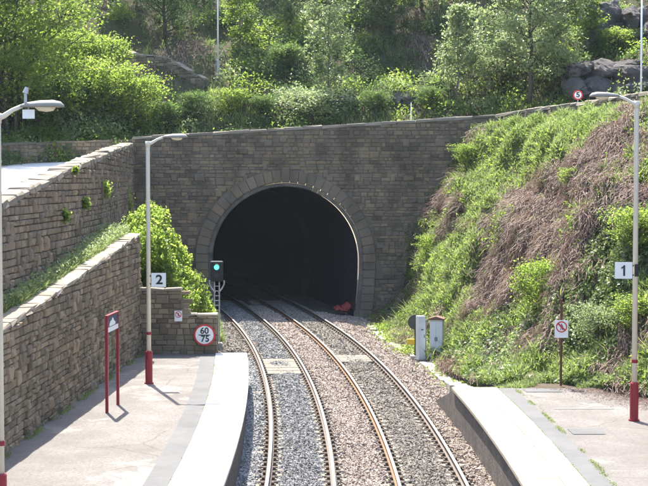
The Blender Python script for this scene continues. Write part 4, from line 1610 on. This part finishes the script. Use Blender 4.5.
# weeds on the ground: left of the tunnel mouth and along the foot of the right bank
r = np.random.default_rng(331)
nn = 16000
y = r.uniform(50.8, 77, nn)
x = -3.45 - 0.105 * np.clip(y - 56, 0, None) - np.abs(r.normal(0, 0.9, nn))
z = lbank_z(x, y)
kp = snoise(x, y, 1.2, 63) > 0.0
o = stuff(obj('trackside_weeds', blade_mesh('trackside_weeds', np.stack([x, y, z], -1)[kp], 0.3, 0.035, r), M['grass']))
tag(o, 'sparse weeds on the earth beside the track behind the end wall', 'weeds')
y = r.uniform(50, 77.5, nn)
tx = np.interp(y, toe[::-1, 1], toe[::-1, 0])
x = tx - np.abs(r.normal(0, 0.45, nn)) + 0.4
kp = snoise(x, y, 1.3, 64) + 0.25 * (y - 62) / 10 > 0.05
P_ = np.stack([x, y, bed_z(x, y)], -1)[kp]
o = stuff(obj('trackside_weeds', leaf_mesh('trackside_weeds', P_ + np.c_[np.zeros((len(P_), 2)), r.uniform(0, .3, len(P_))], 0.1, r), M['leaf_bright']))
tag(o, 'green weeds along the ballast at the foot of the bank', 'weeds')

# low wall beyond the road, terrace wall on the hill
kk_ = [k for k in range(m) if 52 < rs[k] < 82]
lw = Path([tuple(RC[k, :2] + RN[k] * (W_OUT + 0.1)) for k in kk_])
z_of = lambda s: float(np.interp(s, np.linspace(0, lw.L, len(kk_)), RC[kk_, 2]))
stone_wall('low_wall', 'low dark stone wall along the far side of the road below the big tree', lw, lambda s: z_of(s) - 0.2, lambda s: z_of(s) + 1.05, M['stone_portal'], M['mortar_dark'], course=0.2, lmin=0.3, lmax=0.6, thick=0.4, coping=0.12, cop_mat=M['stone_portal'], seed=15, nparts=150)
tp = [hill_hit(a_, b_) for a_, b_ in ((104, 40), (118, 52), (135, 63), (152, 65), (165, 66), (182, 78), (204, 90))]
tp = np.array(tp)
tw = Path([tuple(p[:2]) for p in tp])
tz_ = np.array([at(a_, b_, Y_)[2] for (a_, b_), Y_ in zip(((104, 34), (118, 46), (135, 56), (152, 57), (165, 57), (182, 68), (204, 80)), tp[:, 1])])
stone_wall('terrace_wall', 'stepped terrace wall descending the hillside left of the hill lamp post', tw, lambda s: float(np.interp(s, tw.key, tp[:, 2])) - 0.5, lambda s: float(np.interp(s, tw.key, tz_)), M['stone_upper'], M['mortar'], course=0.2, lmin=0.3, lmax=0.6, thick=0.4, coping=0.12, cop_mat=M['coping'], seed=16, nparts=100)


# rock outcrops: faceted, cracked boulders bedded in the slope
def boulder(mbk, c, rad, r):
    nu, nv = 30, 18
    npl = 16
    pn = r.normal(size=(npl, 3))
    pn /= np.linalg.norm(pn, axis=1)[:, None]
    pd = r.uniform(0.62, 0.98, npl)
    U, W = np.meshgrid(np.linspace(0, 2 * math.pi, nu, endpoint=False), np.linspace(0.02, math.pi - 0.02, nv), indexing='ij')
    D = np.stack([np.sin(W) * np.cos(U), np.sin(W) * np.sin(U), np.cos(W)], -1)
    dt = np.einsum('uvk,pk->uvp', D, pn)
    rr_ = np.where(dt > 0.05, pd / np.maximum(dt, 0.05), 9).min(-1)
    rr_ = np.minimum(rr_, 1.25)
    q_ = D * rr_[..., None] * np.asarray(rad)
    st_ = 0.05 * np.sign(np.sin(q_[..., 2] * 6 + 1.5 * snoise(q_[..., 0], q_[..., 1], 1.5, 91)))
    q_ = q_ * (1 + st_[..., None] * np.array([1, 1, 0])) + r.normal(0, 0.018, q_.shape)
    V = q_.reshape(-1, 3) + np.asarray(c)
    f = []
    for a in range(nu):
        for b in range(nv - 1):
            a2 = (a + 1) % nu
            f.append([a * nv + b, a * nv + b + 1, a2 * nv + b + 1, a2 * nv + b])
    mbk.add(V, f)


def outcrop(px_, py_, w, h, dpt, seed, lab):
    r = np.random.default_rng(900 + seed)
    p = hill_hit(px_, py_)
    k_ = MB()
    nb = max(2, int(w / 1.1))
    for b in range(nb):
        x_ = (b + .5) / nb * w - w / 2
        for lv in range(2 if h > 1.5 else 1):
            hh_ = h * (0.5 if h > 1.5 else 0.8)
            boulder(k_, (x_ + r.normal(0, .15), 0.5 + 0.5 * lv + r.normal(0, .15), hh_ * (lv * 0.95 + 0.3)), (w / nb * r.uniform(.65, .9), dpt * r.uniform(1.0, 1.4), hh_ * r.uniform(.6, .8)), r)
    o = k_.obj('rock_outcrop', M['rock'], None)
    o.location = p
    tag(o, lab, 'rock', 'rock outcrops on the hillside')


outcrop(604, 96, 4.2, 2.3, 1.0, 1, 'broad grey rock face behind the parapet left of the far lamp post')
outcrop(622, 46, 4.4, 2.9, 1.0, 2, 'upper dark rock face beneath the top right corner')
outcrop(348, 108, 1.5, 1.0, .5, 3, 'small dark rock right of the tall sapling')
outcrop(404, 104, 1.4, 0.9, .5, 4, 'small dark rock behind the white marker stake')
outcrop(648, 92, 2.2, 1.6, .7, 6, 'low rock at the right edge behind the lamp post')


# ------------------------------------------------------------------ text helper
def text_mesh(body, size, name='numeral', depth=0.004, sx=1.0):
    cu = bpy.data.curves.new(name, 'FONT')
    cu.body = body
    cu.size = size
    cu.align_x = 'CENTER'
    cu.align_y = 'CENTER'
    cu.extrude = depth
    cu.offset = 0.008 * size / 0.33
    o = bpy.data.objects.new(name, cu)
    COL.objects.link(o)
    bpy.context.view_layer.update()
    me = bpy.data.meshes.new_from_object(o.evaluated_get(bpy.context.evaluated_depsgraph_get()))
    bpy.data.objects.remove(o)
    v = np.zeros(len(me.vertices) * 3, np.float32)
    me.vertices.foreach_get('co', v)
    v = v.reshape(-1, 3)
    v[:, 0] *= sx
    v = np.stack([v[:, 0], -v[:, 2], v[:, 1]], -1)      # stand it up, facing -Y
    me.vertices.foreach_set('co', v.ravel())
    me.name = name
    me.materials.clear()
    return me


def put_text(body, size, mat, parent, loc, sx=1.0, bold=0.0):
    if body == '1':
        k = size
        V2 = [(.09, .34), (.09, -.36), (-.03, -.36), (-.03, .17), (-.16, .1), (-.16, .2), (-.05, .26), (0, .34)]
        VV_ = [[a * k, -.004, b * k] for a, b in V2] + [[a * k, .004, b * k] for a, b in V2]
        me = mesh('numeral', np.array(VV_), [np.array([[j_, 8 + j_, 8 + (j_ + 1) % 8, (j_ + 1) % 8] for j_ in range(8)]), np.array([[0, 7, 3, 1], [7, 6, 5, 4]]), np.array([[1, 3, 2], [7, 4, 3]])])
    else:
        me = text_mesh(body, size, sx=sx)
    return obj('numeral', me, mat, parent, loc)


# ------------------------------------------------------------------ platform lamps
def lantern(mbh, ox, oz, sgn, L=0.72):
    """tapered housing from bmesh-like loft along x"""
    st = [(0.0, 0.05, 0.045), (0.08, 0.075, 0.075), (0.3, 0.115, 0.11), (0.54, 0.135, 0.12), (0.66, 0.115, 0.095), (L, 0.05, 0.04)]
    V = []
    for x_, hw, hh in st:
        for a in range(10):
            an = math.pi * a / 9
            V.append([ox + sgn * x_, hw * math.cos(an), oz + hh * math.sin(an)])
    q = []
    n_ = 10
    for k in range(len(st) - 1):
        for j in range(n_ - 1):
            q.append([k * n_ + j, (k + 1) * n_ + j, (k + 1) * n_ + j + 1, k * n_ + j + 1])
        q.append([k * n_ + n_ - 1, (k + 1) * n_ + n_ - 1, (k + 1) * n_, k * n_])
    mbh.add(V, q, [[0, j, j + 1] for j in range(1, 9)] + [[50, 50 + j + 1, 50 + j] for j in range(1, 9)])


def platform_lamp(loc, H, sgn, label, sleeve=0.95, plate=None, arm=0.45, extra=None):
    t = thing('platform_lamp', loc, label, 'lamp post', 'lamp posts on the platforms')
    MB().tube([[0, 0, 0], [0, 0, sleeve - .03], [0, 0, sleeve]], [0.105, 0.105, 0.085], 16).tube([[0, 0, 0], [0, 0, .04]], [.135, .135], 16).obj('base_sleeve', M['red'], t, smooth=False)
    MB().box((-.05, -.112, .25), (.05, -.098, .7)).obj('access_door', M['red'], t)
    MB().tube([[0, 0, sleeve], [0, 0, H - 0.1], [0, 0, H]], [0.066, 0.058, 0.055], 14).obj('pole', M['cream'], t, smooth=True)
    MB().tube([[0, 0, 1.42], [0, 0, 1.5]], [.078, .078], 14).obj('band', M['red'], t)
    pts = [[sgn * 0.01, 0, H - 0.06], [sgn * 0.12, 0, H - 0.01], [sgn * (arm * .6), 0, H + 0.08], [sgn * arm, 0, H + 0.15]]
    MB().tube([[0, 0, H - .14], [0, 0, H + 0.03]], [.07, .07], 12).tube(pts, [0.05, 0.045, 0.036, 0.034], 10).obj('arm', M['cream'], t, smooth=True)
    h = MB()
    lantern(h, sgn * (arm - 0.03), H + 0.13, sgn)
    hd = h.obj('lantern', M['lamp_grey'], t, smooth=True)
    b = MB()
    st = [(0.24, 0.05, 0.005), (0.3, 0.09, 0.06), (0.42, 0.1, 0.08), (0.54, 0.08, 0.06), (0.58, 0.04, 0.005)]
    V, q = [], []
    for x_, hw, dp in st:
        for a in range(8):
            an = math.pi * a / 7
            V.append([sgn * (arm - 0.03 + x_), hw * math.cos(an), H + 0.128 - dp * math.sin(an)])
    for k in range(len(st) - 1):
        for j in range(7):
            q.append([k * 8 + j, k * 8 + j + 1, (k + 1) * 8 + j + 1, (k + 1) * 8 + j])
    b.add(V, q).obj('lamp_bowl', M['lamp_lens'], hd, smooth=True)
    if plate:
        num, zc, side = plate
        cx = side * 0.3
        pl = MB().box((cx - .21, -0.085, zc - .2), (cx + .21, -0.07, zc + .2)).obj('number_plate', M['white'], t)
        pl['label'] = 'white plate with black numeral %s' % num
        MB().box((side * 0.05, -0.068, zc + .1), (side * 0.3, -0.04, zc + .13)).box((side * 0.05, -0.068, zc - .13), (side * 0.3, -0.04, zc - .1)).obj('bracket', M['black'], t)
        put_text(num, 0.37, M['black'], pl, (cx + (0.02 if side > 0 else 0), -0.092, zc), 1.1)
        if side < 0:
            MB().box((-.03, -.072, zc - .15), (.065, -.06, zc + .15)).obj('clip', M['black'], t)
    if extra:
        hp_ = MB().box((sgn * (arm + 0.0), -.012, H - .06), (sgn * (arm + .2) if sgn > 0 else sgn * arm, .012, H + .09)).obj('hanging_plate', M['white'], t)
        MB().tube([[arm + .1, 0, H + .08], [arm + .1, 0, H + .14]], [.012, .012], 6).obj('hanger', M['grey_metal'], hp_)
        MB().tube([[arm + .05, 0, H + .2], [arm + .05, 0, H + .36]], [.025, .025], 8).tube([[arm + .05, 0, H + .36], [arm + .08, 0, H + .46]], [.05, .03], 8).obj('photocell', M['grey_metal'], t)
    return t


p = gnd(149, 383, PZ)
platform_lamp((p[0], p[1], PZ - 0.02), 6.95, 1, 'cream lamp post with maroon base carrying the number two plate', plate=('2', 3.0, 1))
p = gnd(634, 420, PZ)
platform_lamp((p[0], p[1], PZ - 0.02), 7.75, -1, 'cream lamp post with maroon base carrying the number one plate', plate=('1', 3.68, -1))
platform_lamp((-5.43, 25.0, PZ - 0.02), 6.95, 1, 'cream lamp post with maroon base cut by the left picture edge', arm=0.42, extra=True)


def street_lamp(loc, H, label, rz=0.0):
    t = thing('street_lamp', loc, label, 'lamp post', 'lamp posts on the hill', rz)
    MB().tube([[0, 0, -.3], [0, 0, 1.1], [0, 0, 1.15]], [0.09, 0.09, .06], 12).obj('base', M['grey_metal'], t)
    MB().tube([[0, 0, 1.15], [0, 0, H]], [0.055, 0.045], 12).obj('pole', M['white'], t, smooth=True)
    MB().tube([[0, 0, H - .05], [.2, 0, H + .06], [.5, 0, H + .1]], [.04, .035, .03], 8).obj('arm', M['grey_metal'], t)
    h = MB()
    lantern(h, .47, H + .08, 1)
    h.obj('lantern', M['lamp_grey'], t, smooth=True)


p = hill_hit(218, 78)
street_lamp(p, 7.5, 'slender white lamp post on the hillside above the platform lantern')
p = at(641, 100, 80.5)
street_lamp((p[0], p[1], 9.0), 8, 'slender white lamp post at the top right behind the parapet', 2.6)


# ------------------------------------------------------------------ signs
def ring_part(R, r0, y, depth, n=36):
    m_ = MB()
    V, q = [], []
    for k in range(n):
        a = 2 * math.pi * k / n
        c, s = math.cos(a), math.sin(a)
        V += [[R * c, y, R * s], [r0 * c, y, r0 * s], [r0 * c, y + depth, r0 * s], [R * c, y + depth, R * s]]
    for k in range(n):
        j = (k + 1) % n
        for e in range(4):
            f = (e + 1) % 4
            q.append([k * 4 + e, j * 4 + e, j * 4 + f, k * 4 + f])
    return m_.add(V, q)


# speed sign on the end wall
p = at(204.5, 335, 50.32)
t = thing('speed_sign', p, 'round white speed sign with red rim reading 60 over 75', 'speed sign')
MB().disc((0, 0.02, 0), 0.35, 0.025, n=40).obj('disc', M['white'], t)
ring_part(0.36, 0.305, -0.014, 0.05).obj('rim', M['sign_red'], t)
MB().box((-.2, -.014, -.014), (.2, -.006, .014)).obj('divider', M['black'], t)
put_text('60', 0.29, M['black'], t, (0, -0.009, 0.135))
put_text('75', 0.29, M['black'], t, (0.02, -0.009, -0.135))
MB().box((-.03, .02, -.2), (.03, .1, .2)).obj('bracket', M['grey_metal'], t)


def pedestrian(mbp, s, y, cx, cz):
    def pl(pts):
        n_ = len(pts)
        V = [[cx + a * s, y, cz + b * s] for a, b in pts] + [[cx + a * s, y + .004, cz + b * s] for a, b in pts]
        tr = [[0, k, k + 1] for k in range(1, n_ - 1)]
        mbp.add(V, [[k, n_ + k, n_ + (k + 1) % n_, (k + 1) % n_] for k in range(n_)], tr)
    mbp.disc((cx, y + .004, cz + .78 * s), .16 * s, .004, n=12)
    pl([(-.2, .55), (.2, .55), (.16, -.1), (-.16, -.1)])
    pl([(-.16, -.1), (.04, -.1), (-.22, -.95), (-.42, -.95)])
    pl([(-.04, -.1), (.16, -.1), (.42, -.95), (.22, -.95)])
    pl([(.2, .55), (.16, .3), (.44, -.02), (.54, .06)])
    pl([(-.2, .55), (-.16, .3), (-.44, -.02), (-.54, .06)])


def no_trespass(loc, label, w, h, post=None):
    t = thing('warning_sign', loc, label, 'warning sign', 'no trespassing signs')
    MB().box((-w / 2, 0, -h / 2), (w / 2, .012, h / 2)).obj('plate', M['white'], t)
    R = w * 0.42
    cz = h / 2 - w * 0.5
    a = ring_part(R, R * .8, -.006, .008)
    o = a.obj('prohibition_ring', M['sign_red'], t, (0, 0, cz))
    c = MB()
    pedestrian(c, R * .62, -.005, 0, cz)
    c.obj('walking_figure', M['black'], t)
    s = R * .86
    d = .5 * R * .2
    V = [[-s * .7 - d, -.009, cz + s * .7 - d], [-s * .7 + d, -.009, cz + s * .7 + d], [s * .7 + d, -.009, cz - s * .7 + d], [s * .7 - d, -.009, cz - s * .7 - d]]
    MB().add(V + [[v_[0], -.0062, v_[2]] for v_ in V], [[3, 2, 1, 0], [0, 1, 5, 4], [1, 2, 6, 5], [2, 3, 7, 6], [3, 0, 4, 7]]).obj('prohibition_bar', M['sign_red'], t)
    if post:
        zlow, zhigh = post
        MB().tube([[0, .05, zlow], [0, .05, zhigh]], [.035, .035], 10).obj('post', M['brown_post'], t)
        MB().box((-.06, .011, -.03), (.06, .09, .03)).obj('clamp', M['grey_metal'], t)


no_trespass(at(178.3, 316, 50.36), 'small white no trespassing sign on the stone end wall', 0.26, 0.36)
p = gnd(561.5, 386, PZ)
no_trespass(at(561.5, 329, p[1]), 'no trespassing sign on a brown post at the foot of the bank', 0.38, 0.5, (PZ - at(561.5, 329, p[1])[2], 0.85))

# maroon station sign on two posts
a_, b_ = gnd(107, 412, PZ), gnd(118, 404, PZ)
d = b_ - a_
ang = math.atan2(d[1], d[0])
Ls = math.hypot(d[0], d[1])
t = thing('station_sign', (a_[0], a_[1], PZ - 0.02), 'maroon two post station sign with small navy and white panel', 'station sign', None, ang)
for x_ in (0, Ls):
    MB().box((x_ - .035, -.035, 0), (x_ + .035, .035, 2.42)).obj('post', M['red'], t)
MB().box((-.035, -.036, 2.425), (Ls + .035, .036, 2.46)).obj('top_rail', M['red'], t)
pn = MB().box((.037, -.02, 2.02), (Ls - .037, .02, 2.42)).obj('panel', M['navy'], t)
MB().box((.037, -.026, 2.02), (Ls - .037, -.0202, 2.14)).obj('white_strip', M['white'], pn)
V = [[.25, 2.16], [.95, 2.16], [.98, 2.22], [.8, 2.27], [.72, 2.34], [.62, 2.36], [.52, 2.3], [.36, 2.28], [.27, 2.22]]
VV = [[x_, -.025, z_] for x_, z_ in V] + [[x_, -.0205, z_] for x_, z_ in V]
MB().add(VV, [[k, 9 + k, 9 + (k + 1) % 9, (k + 1) % 9] for k in range(9)], [[0, k, k + 1] for k in range(1, 8)]).obj('pale_picture', M['white'], pn)

# five mile sign behind the parapet
p = at(578, 95, 72.5)
t = thing('speed_sign', p, 'small round red rimmed sign reading 5 behind the parapet', 'speed sign')
MB().disc((0, 0.02, 0), 0.22, 0.02, n=32).obj('disc', M['white'], t)
ring_part(0.235, 0.175, -0.014, 0.04).obj('rim', M['sign_red'], t)
put_text('5', 0.34, M['black'], t, (0, -0.009, 0.0), 1.2)
MB().tube([[0, .05, -1.9], [0, .05, .2]], [.03, .03], 8).obj('post', M['grey_metal'], t)

# white marker stake behind the parapet
p = at(411, 122, 86.0)
hz = float(hill_z(p[0], p[1])[0])
t = thing('marker_stake', (p[0], p[1], hz - 0.2), 'thin white marker stake on the hillside just above the parapet', 'stake')
top = at(411, 102, 86.0)[2] - hz + 0.2
MB().box((-.022, -.022, 0), (.022, .022, top - .06)).obj('shaft', M['white'], t)
MB().add([[-.022, -.022, top - .06], [.022, -.022, top - .06], [.022, .022, top - .06], [-.022, .022, top - .06], [0, 0, top]], None, [[0, 1, 4], [1, 2, 4], [2, 3, 4], [3, 0, 4]]).obj('tip', M['white'], t)

# ------------------------------------------------------------------ colour light signal
p = gnd(217, 345, -0.1)
t = thing('railway_signal', (p[0], p[1], -0.35), 'black colour light signal showing green beside the tunnel mouth', 'signal')
hh = at(217, 271, p[1])[2] + 0.35
MB().box((-.22, -.22, 0), (.22, .22, .35), bev=.03).obj('base', M['concrete'], t)
ms_ = MB()
for sx in (-.1, .1):
    ms_.tube([[sx, 0, .3], [sx, 0, hh - .45]], [.028, .028], 8)
k = .5
z = .5
while z < hh - .5:
    ms_.tube([[-.14, 0, z], [.14, 0, z]], [.016, .016], 6)
    z += .2
ms_.obj('ladder_mast', M['grey_metal'], t)
hd = MB().box((-.26, -.1, hh - .42), (.26, .12, hh + .42), bev=.04).obj('signal_head', M['black'], t)
MB().disc((0, -.1, hh + .16), .1, .03, n=20).obj('green_lens', M['green_lens'], hd)
hood = MB()
V, q = [], []
for k in range(13):
    a = math.pi * k / 12
    V += [[.14 * math.cos(a), -.1, hh + .17 + .14 * math.sin(a)], [.14 * math.cos(a), -.34, hh + .17 + .14 * math.sin(a)]]
for k in range(12):
    q.append([k * 2, k * 2 + 1, k * 2 + 3, k * 2 + 2])
hood.add(V, q).obj('lens_hood', M['dark_metal'], hd)
MB().disc((0, -.1, hh - .18), .1, .02, n=20).obj('dark_lens', M['dark_metal'], hd)
br_ = MB()
for s in (-1, 1):
    br_.tube([[s * .06, 0, hh - .9], [s * .2, 0, hh - .75], [s * .3, 0, hh - .55], [s * .3, 0, hh - .4]], [.03] * 4, 8)
br_.obj('bracket', M['grey_metal'], t)

# ------------------------------------------------------------------ trackside cabinets
p = gnd(436, 359, -0.2)
cy = p[1]
t = thing('equipment_cabinet', (p[0], cy, -0.3), 'pale metal equipment cabinet with rusty ridged lid beside the track', 'cabinet', 'trackside cabinets', -0.25)
MB().box((-.25, 0, 0.08), (.25, .42, 1.62), bev=.01).obj('body', M['cabinet'], t)
MB().box((-.29, -.04, 0), (.29, .46, .08)).obj('plinth', M['concrete'], t)
V = [[-.31, -.06, 1.622], [.31, -.06, 1.622], [.31, .48, 1.622], [-.31, .48, 1.622], [-.31, -.06, 1.67], [.31, -.06, 1.67], [.31, .48, 1.67], [-.31, .48, 1.67], [0, -.06, 1.76], [0, .48, 1.76]]
MB().add(V, [[0, 1, 5, 4], [2, 3, 7, 6], [1, 2, 6, 5], [3, 0, 4, 7], [4, 8, 9, 7], [8, 5, 6, 9], [3, 2, 1, 0]], [[4, 5, 8], [6, 7, 9]]).obj('lid', M['cabinet_lid'], t)
for s in (-1, 1):
    dr = MB().box((s * .125 - .112, -.016, .14), (s * .125 + .112, -.002, 1.56), bev=.004).obj('door', M['cabinet'], t)
    MB().box((s * .03 - .012, -.04, .8), (s * .03 + .012, -.016, .95)).obj('handle', M['dark_metal'], dr)
p2 = at(424, 354, cy - 0.1)
t = thing('equipment_cabinet', (p2[0] - .05, cy + .25, -0.3), 'narrow pale cabinet with dark side left of the lidded cabinet', 'cabinet', 'trackside cabinets', 0.35)
MB().box((-.14, 0, .06), (.14, .3, 1.75), bev=.012).obj('body', M['cabinet'], t)
MB().box((-.17, -.03, 0), (.17, .33, .06)).obj('plinth', M['concrete'], t)
dr = MB().box((-.125, -.016, .12), (.125, -.002, 1.68), bev=.004).obj('door', M['cabinet'], t)
MB().box((.07, -.035, .9), (.09, -.016, 1.02)).obj('handle', M['dark_metal'], dr)
MB().box((-.05, -.019, 1.2), (.05, -.0165, 1.24)).obj('label_plate', M['dark_metal'], dr)
MB().box((.142, -.02, .05), (.175, .3, 1.6)).obj('side_post', M['concrete'], t)
# ground disc signal seen from behind
p3 = at(415.5, 322, cy + .9)
t = thing('disc_signal', (p3[0], p3[1], -0.3), 'dark round backed ground signal with yellow box left of the cabinets', 'signal')
MB().disc((0, .03, p3[2] + .3), .3, .06, n=28).obj('disc', M['dark_metal'], t)
MB().tube([[0, .08, 0], [0, .08, p3[2] + .3]], [.04, .04], 8).obj('post', M['dark_metal'], t)
MB().box((-.34, -.14, .58), (-.04, .02, .8), bev=.02).obj('yellow_box', M['yellow'], t)
MB().box((-.2, -.12, 0), (.1, .2, .12)).obj('base', M['concrete'], t)

# cable trough of concrete lids along the cess
t = thing('cable_trough', (4.4, 52, -0.3), 'pale concrete cable trough lids along the foot of the bank', 'cable trough')
path = Path([(2.3, 72), (2.7, 66), (3.6, 60.5), (4.0, 56.8), (4.35, 52), (4.45, 48), (4.55, 44)])
s = 0.0
while s < path.L - .5:
    pp, tt_ = path.pos(s + .45), path.tan(s + .45)
    z_ = float(bed_z(np.array([pp[0]]), np.array([pp[1]]))[0])
    z_ = max(z_, -.3) + (0.0 if pp[1] > 52 else (52 - pp[1]) / 8 * .75)
    o = obj('trough_lid', MB().box((-.44, -.22, -.2), (.44, .22, .05), bev=.012).mesh('trough_lid'), M['concrete'], t)
    o.location = (pp[0] - 4.4, pp[1] - 52, z_ + .3 + random.uniform(-.01, .02))
    o.rotation_euler = (random.uniform(-.02, .02), 0, math.atan2(tt_[1], tt_[0]) + random.uniform(-.03, .03))
    s += .9 if random.random() > .12 else 1.8


# litter by the tunnel mouth
def crumple(name, loc, sx, sy, mat, lab, cat, seed, h=.25):
    r = np.random.default_rng(seed)
    nx, ny = 12, 8
    X, Y = np.meshgrid(np.linspace(-sx / 2, sx / 2, nx), np.linspace(-sy / 2, sy / 2, ny), indexing='ij')
    Z = h * (0.5 + 0.5 * snoise(X, Y, 5, seed)) + 0.03
    V = np.stack([X + r.normal(0, .02, X.shape), Y + r.normal(0, .02, X.shape), Z], -1).reshape(-1, 3)
    V2 = V - np.array([0, 0, .012])
    i = np.arange(nx - 1)[:, None] * ny + np.arange(ny - 1)[None]
    q = np.stack([i, i + ny, i + ny + 1, i + 1], -1).reshape(-1, 4)
    o = obj(name, mesh(name, np.concatenate([V, V2]), np.concatenate([q, q[:, ::-1] + nx * ny])), mat, None, loc)
    tag(o, lab, cat)


p = gnd(345, 313, -0.3)
crumple('plastic_sheet', p, 1.2, .9, M['red_plastic'], 'crumpled red plastic sheet lying at the right side of the tunnel mouth', 'litter', 5, .55)
p = gnd(391, 316, 0.0)
crumple('plastic_bag', (p[0], p[1], .15), .5, .4, M['blue_plastic'], 'small blue plastic bag in the weeds right of the tunnel', 'litter', 6, .35)

# ------------------------------------------------------------------ crossing panels between the rails
for off, y0_, y1_, lab in ((0, 52.9, 57.2, 'pale timber crossing panel between the platform side rails'), (SP, 56.5, 58.6, 'pale timber crossing panel between the bank side rails')):
    yc = (y0_ + y1_) / 2
    b0 = (float(trk(yc)) + off, yc, BEDZ)
    t = thing('crossing_panel', b0, lab, 'crossing panel', 'crossing panels in the tracks')
    y_ = y0_
    while y_ < y1_ - .1:
        e_ = min(y_ + .43, y1_)
        yy = (y_ + e_) / 2
        an = -math.atan(float(trk(yy + .5) - trk(yy - .5)))
        o = obj('board', MB().box((-.6, -(e_ - y_) / 2 + .008, 0), (.6, (e_ - y_) / 2 - .008, .14), bev=.012).mesh('board'), M['panel'], t)
        o.location = (float(trk(yy)) + off - b0[0], yy - yc, random.uniform(-.008, .008))
        o.rotation_euler = (0, 0, an)
        y_ = e_


# ------------------------------------------------------------------ moss and weeds on the platforms, soil spilling off the bank
r = np.random.default_rng(401)


def tuft_line(n_, xf, y0_, y1_, spread, h, thr, seed, lab, mat='grass'):
    y_ = r.uniform(y0_, y1_, n_)
    x_ = xf(y_) + r.normal(0, spread, n_)
    k_ = snoise(x_ * .3, y_, 3.4, seed) + r.normal(0, .15, n_) > thr
    P_ = np.stack([x_, y_, np.full(n_, PZ - .015)], -1)[k_]
    o_ = stuff(obj('joint_weeds', blade_mesh('joint_weeds', P_, h, 0.014, r, 0.6), M[mat]))
    tag(o_, lab, 'weeds')


tuft_line(5000, lambda y_: r_edge(y_) + 1.77, 24, 42, 0.035, 0.04, 0.05, 71, 'thin line of weeds along the dark strip on the cream edged platform')
tuft_line(5000, lambda y_: r_edge(y_) + 1.27, 24, 42, 0.015, 0.035, 0.0, 72, 'thin weeds in the joint behind the cream edge slabs')
tuft_line(7000, lambda y_: low_x(y_) + 0.1, 26, 50.4, 0.07, 0.09, 0.1, 73, 'sparse weeds along the foot of the lower retaining wall')
tuft_line(3000, lambda y_: l_edge(y_) - 1.07, 26, 50.4, 0.012, 0.03, 0.25, 74, 'thin weeds in the joint behind the white edge slabs')
n_ = 26000
y = r.uniform(26, 43.5, n_)
tx = np.interp(y, toe[::-1, 1], toe[::-1, 0])
off_ = np.abs(r.normal(0, 0.55, n_)) * (0.6 + 0.8 * np.clip(snoise(y, y * 0, 0.9, 75) + .4, 0, 1))
P_ = np.stack([tx - off_ + 0.2, y, np.full(n_, PZ + 0.0)], -1)
P_ = P_[P_[:, 1] < 42.0]
o = stuff(obj('leaf_litter', leaf_mesh('leaf_litter', P_, 0.05, r, np.repeat(np.array([[0, 0, 1.0]]), len(P_), 0), 0.7), M['bracken']))
tag(o, 'brown leaf litter and soil along the back of the cream edged platform', 'leaf litter')

# ------------------------------------------------------------------ thin haze volume, added to lift the dark tones
hz_m = bpy.data.materials.new('haze')
hz_m.use_nodes = True
hz_m.node_tree.nodes.clear()
ho = hz_m.node_tree.nodes.new('ShaderNodeOutputMaterial')
hv = hz_m.node_tree.nodes.new('ShaderNodeVolumePrincipled')
hv.inputs['Color'].default_value = (0.75, 0.88, 1.0, 1)
hv.inputs['Density'].default_value = 0.00012
hv.inputs['Anisotropy'].default_value = 0.2
hz_m.node_tree.links.new(hv.outputs[0], ho.inputs['Volume'])
o = stuff(MB().box((-165, -65, -2.4), (165, 195, 62)).obj('haze', hz_m))
tag(o, 'thin pale haze added to lift the dark tones', 'haze')

# verge of soil between the end of the platform and the bank
ys = np.arange(42.06, 45.6, 0.25)
V, q = strip_mesh(ys, np.full(len(ys), 4.1) + 0 * ys, np.full(len(ys), 9.5), lambda X, Y: PZ - 0.035 - 0.22 * (Y - 42.06) * np.clip((6.2 - X) / 1.2, 0, 1) + 0.03 * snoise(X, Y, 3, 77), 24)
structure(obj('verge', mesh('verge', V, q, True), M['soil']))
n_ = 7000
x, y = r.uniform(4.6, 8.0, n_), r.uniform(42.1, 44.6, n_)
k_ = snoise(x, y, 1.6, 78) > -0.1
P_ = np.stack([x, y, PZ - 0.05 - 0.22 * (y - 42.06) * np.clip((6.2 - x) / 1.2, 0, 1)], -1)[k_]
o = stuff(obj('verge_grass', blade_mesh('verge_grass', P_, 0.22, 0.025, r, 0.45), M['grass']))
tag(o, 'short bright grass at the end of the cream edged platform', 'grass')
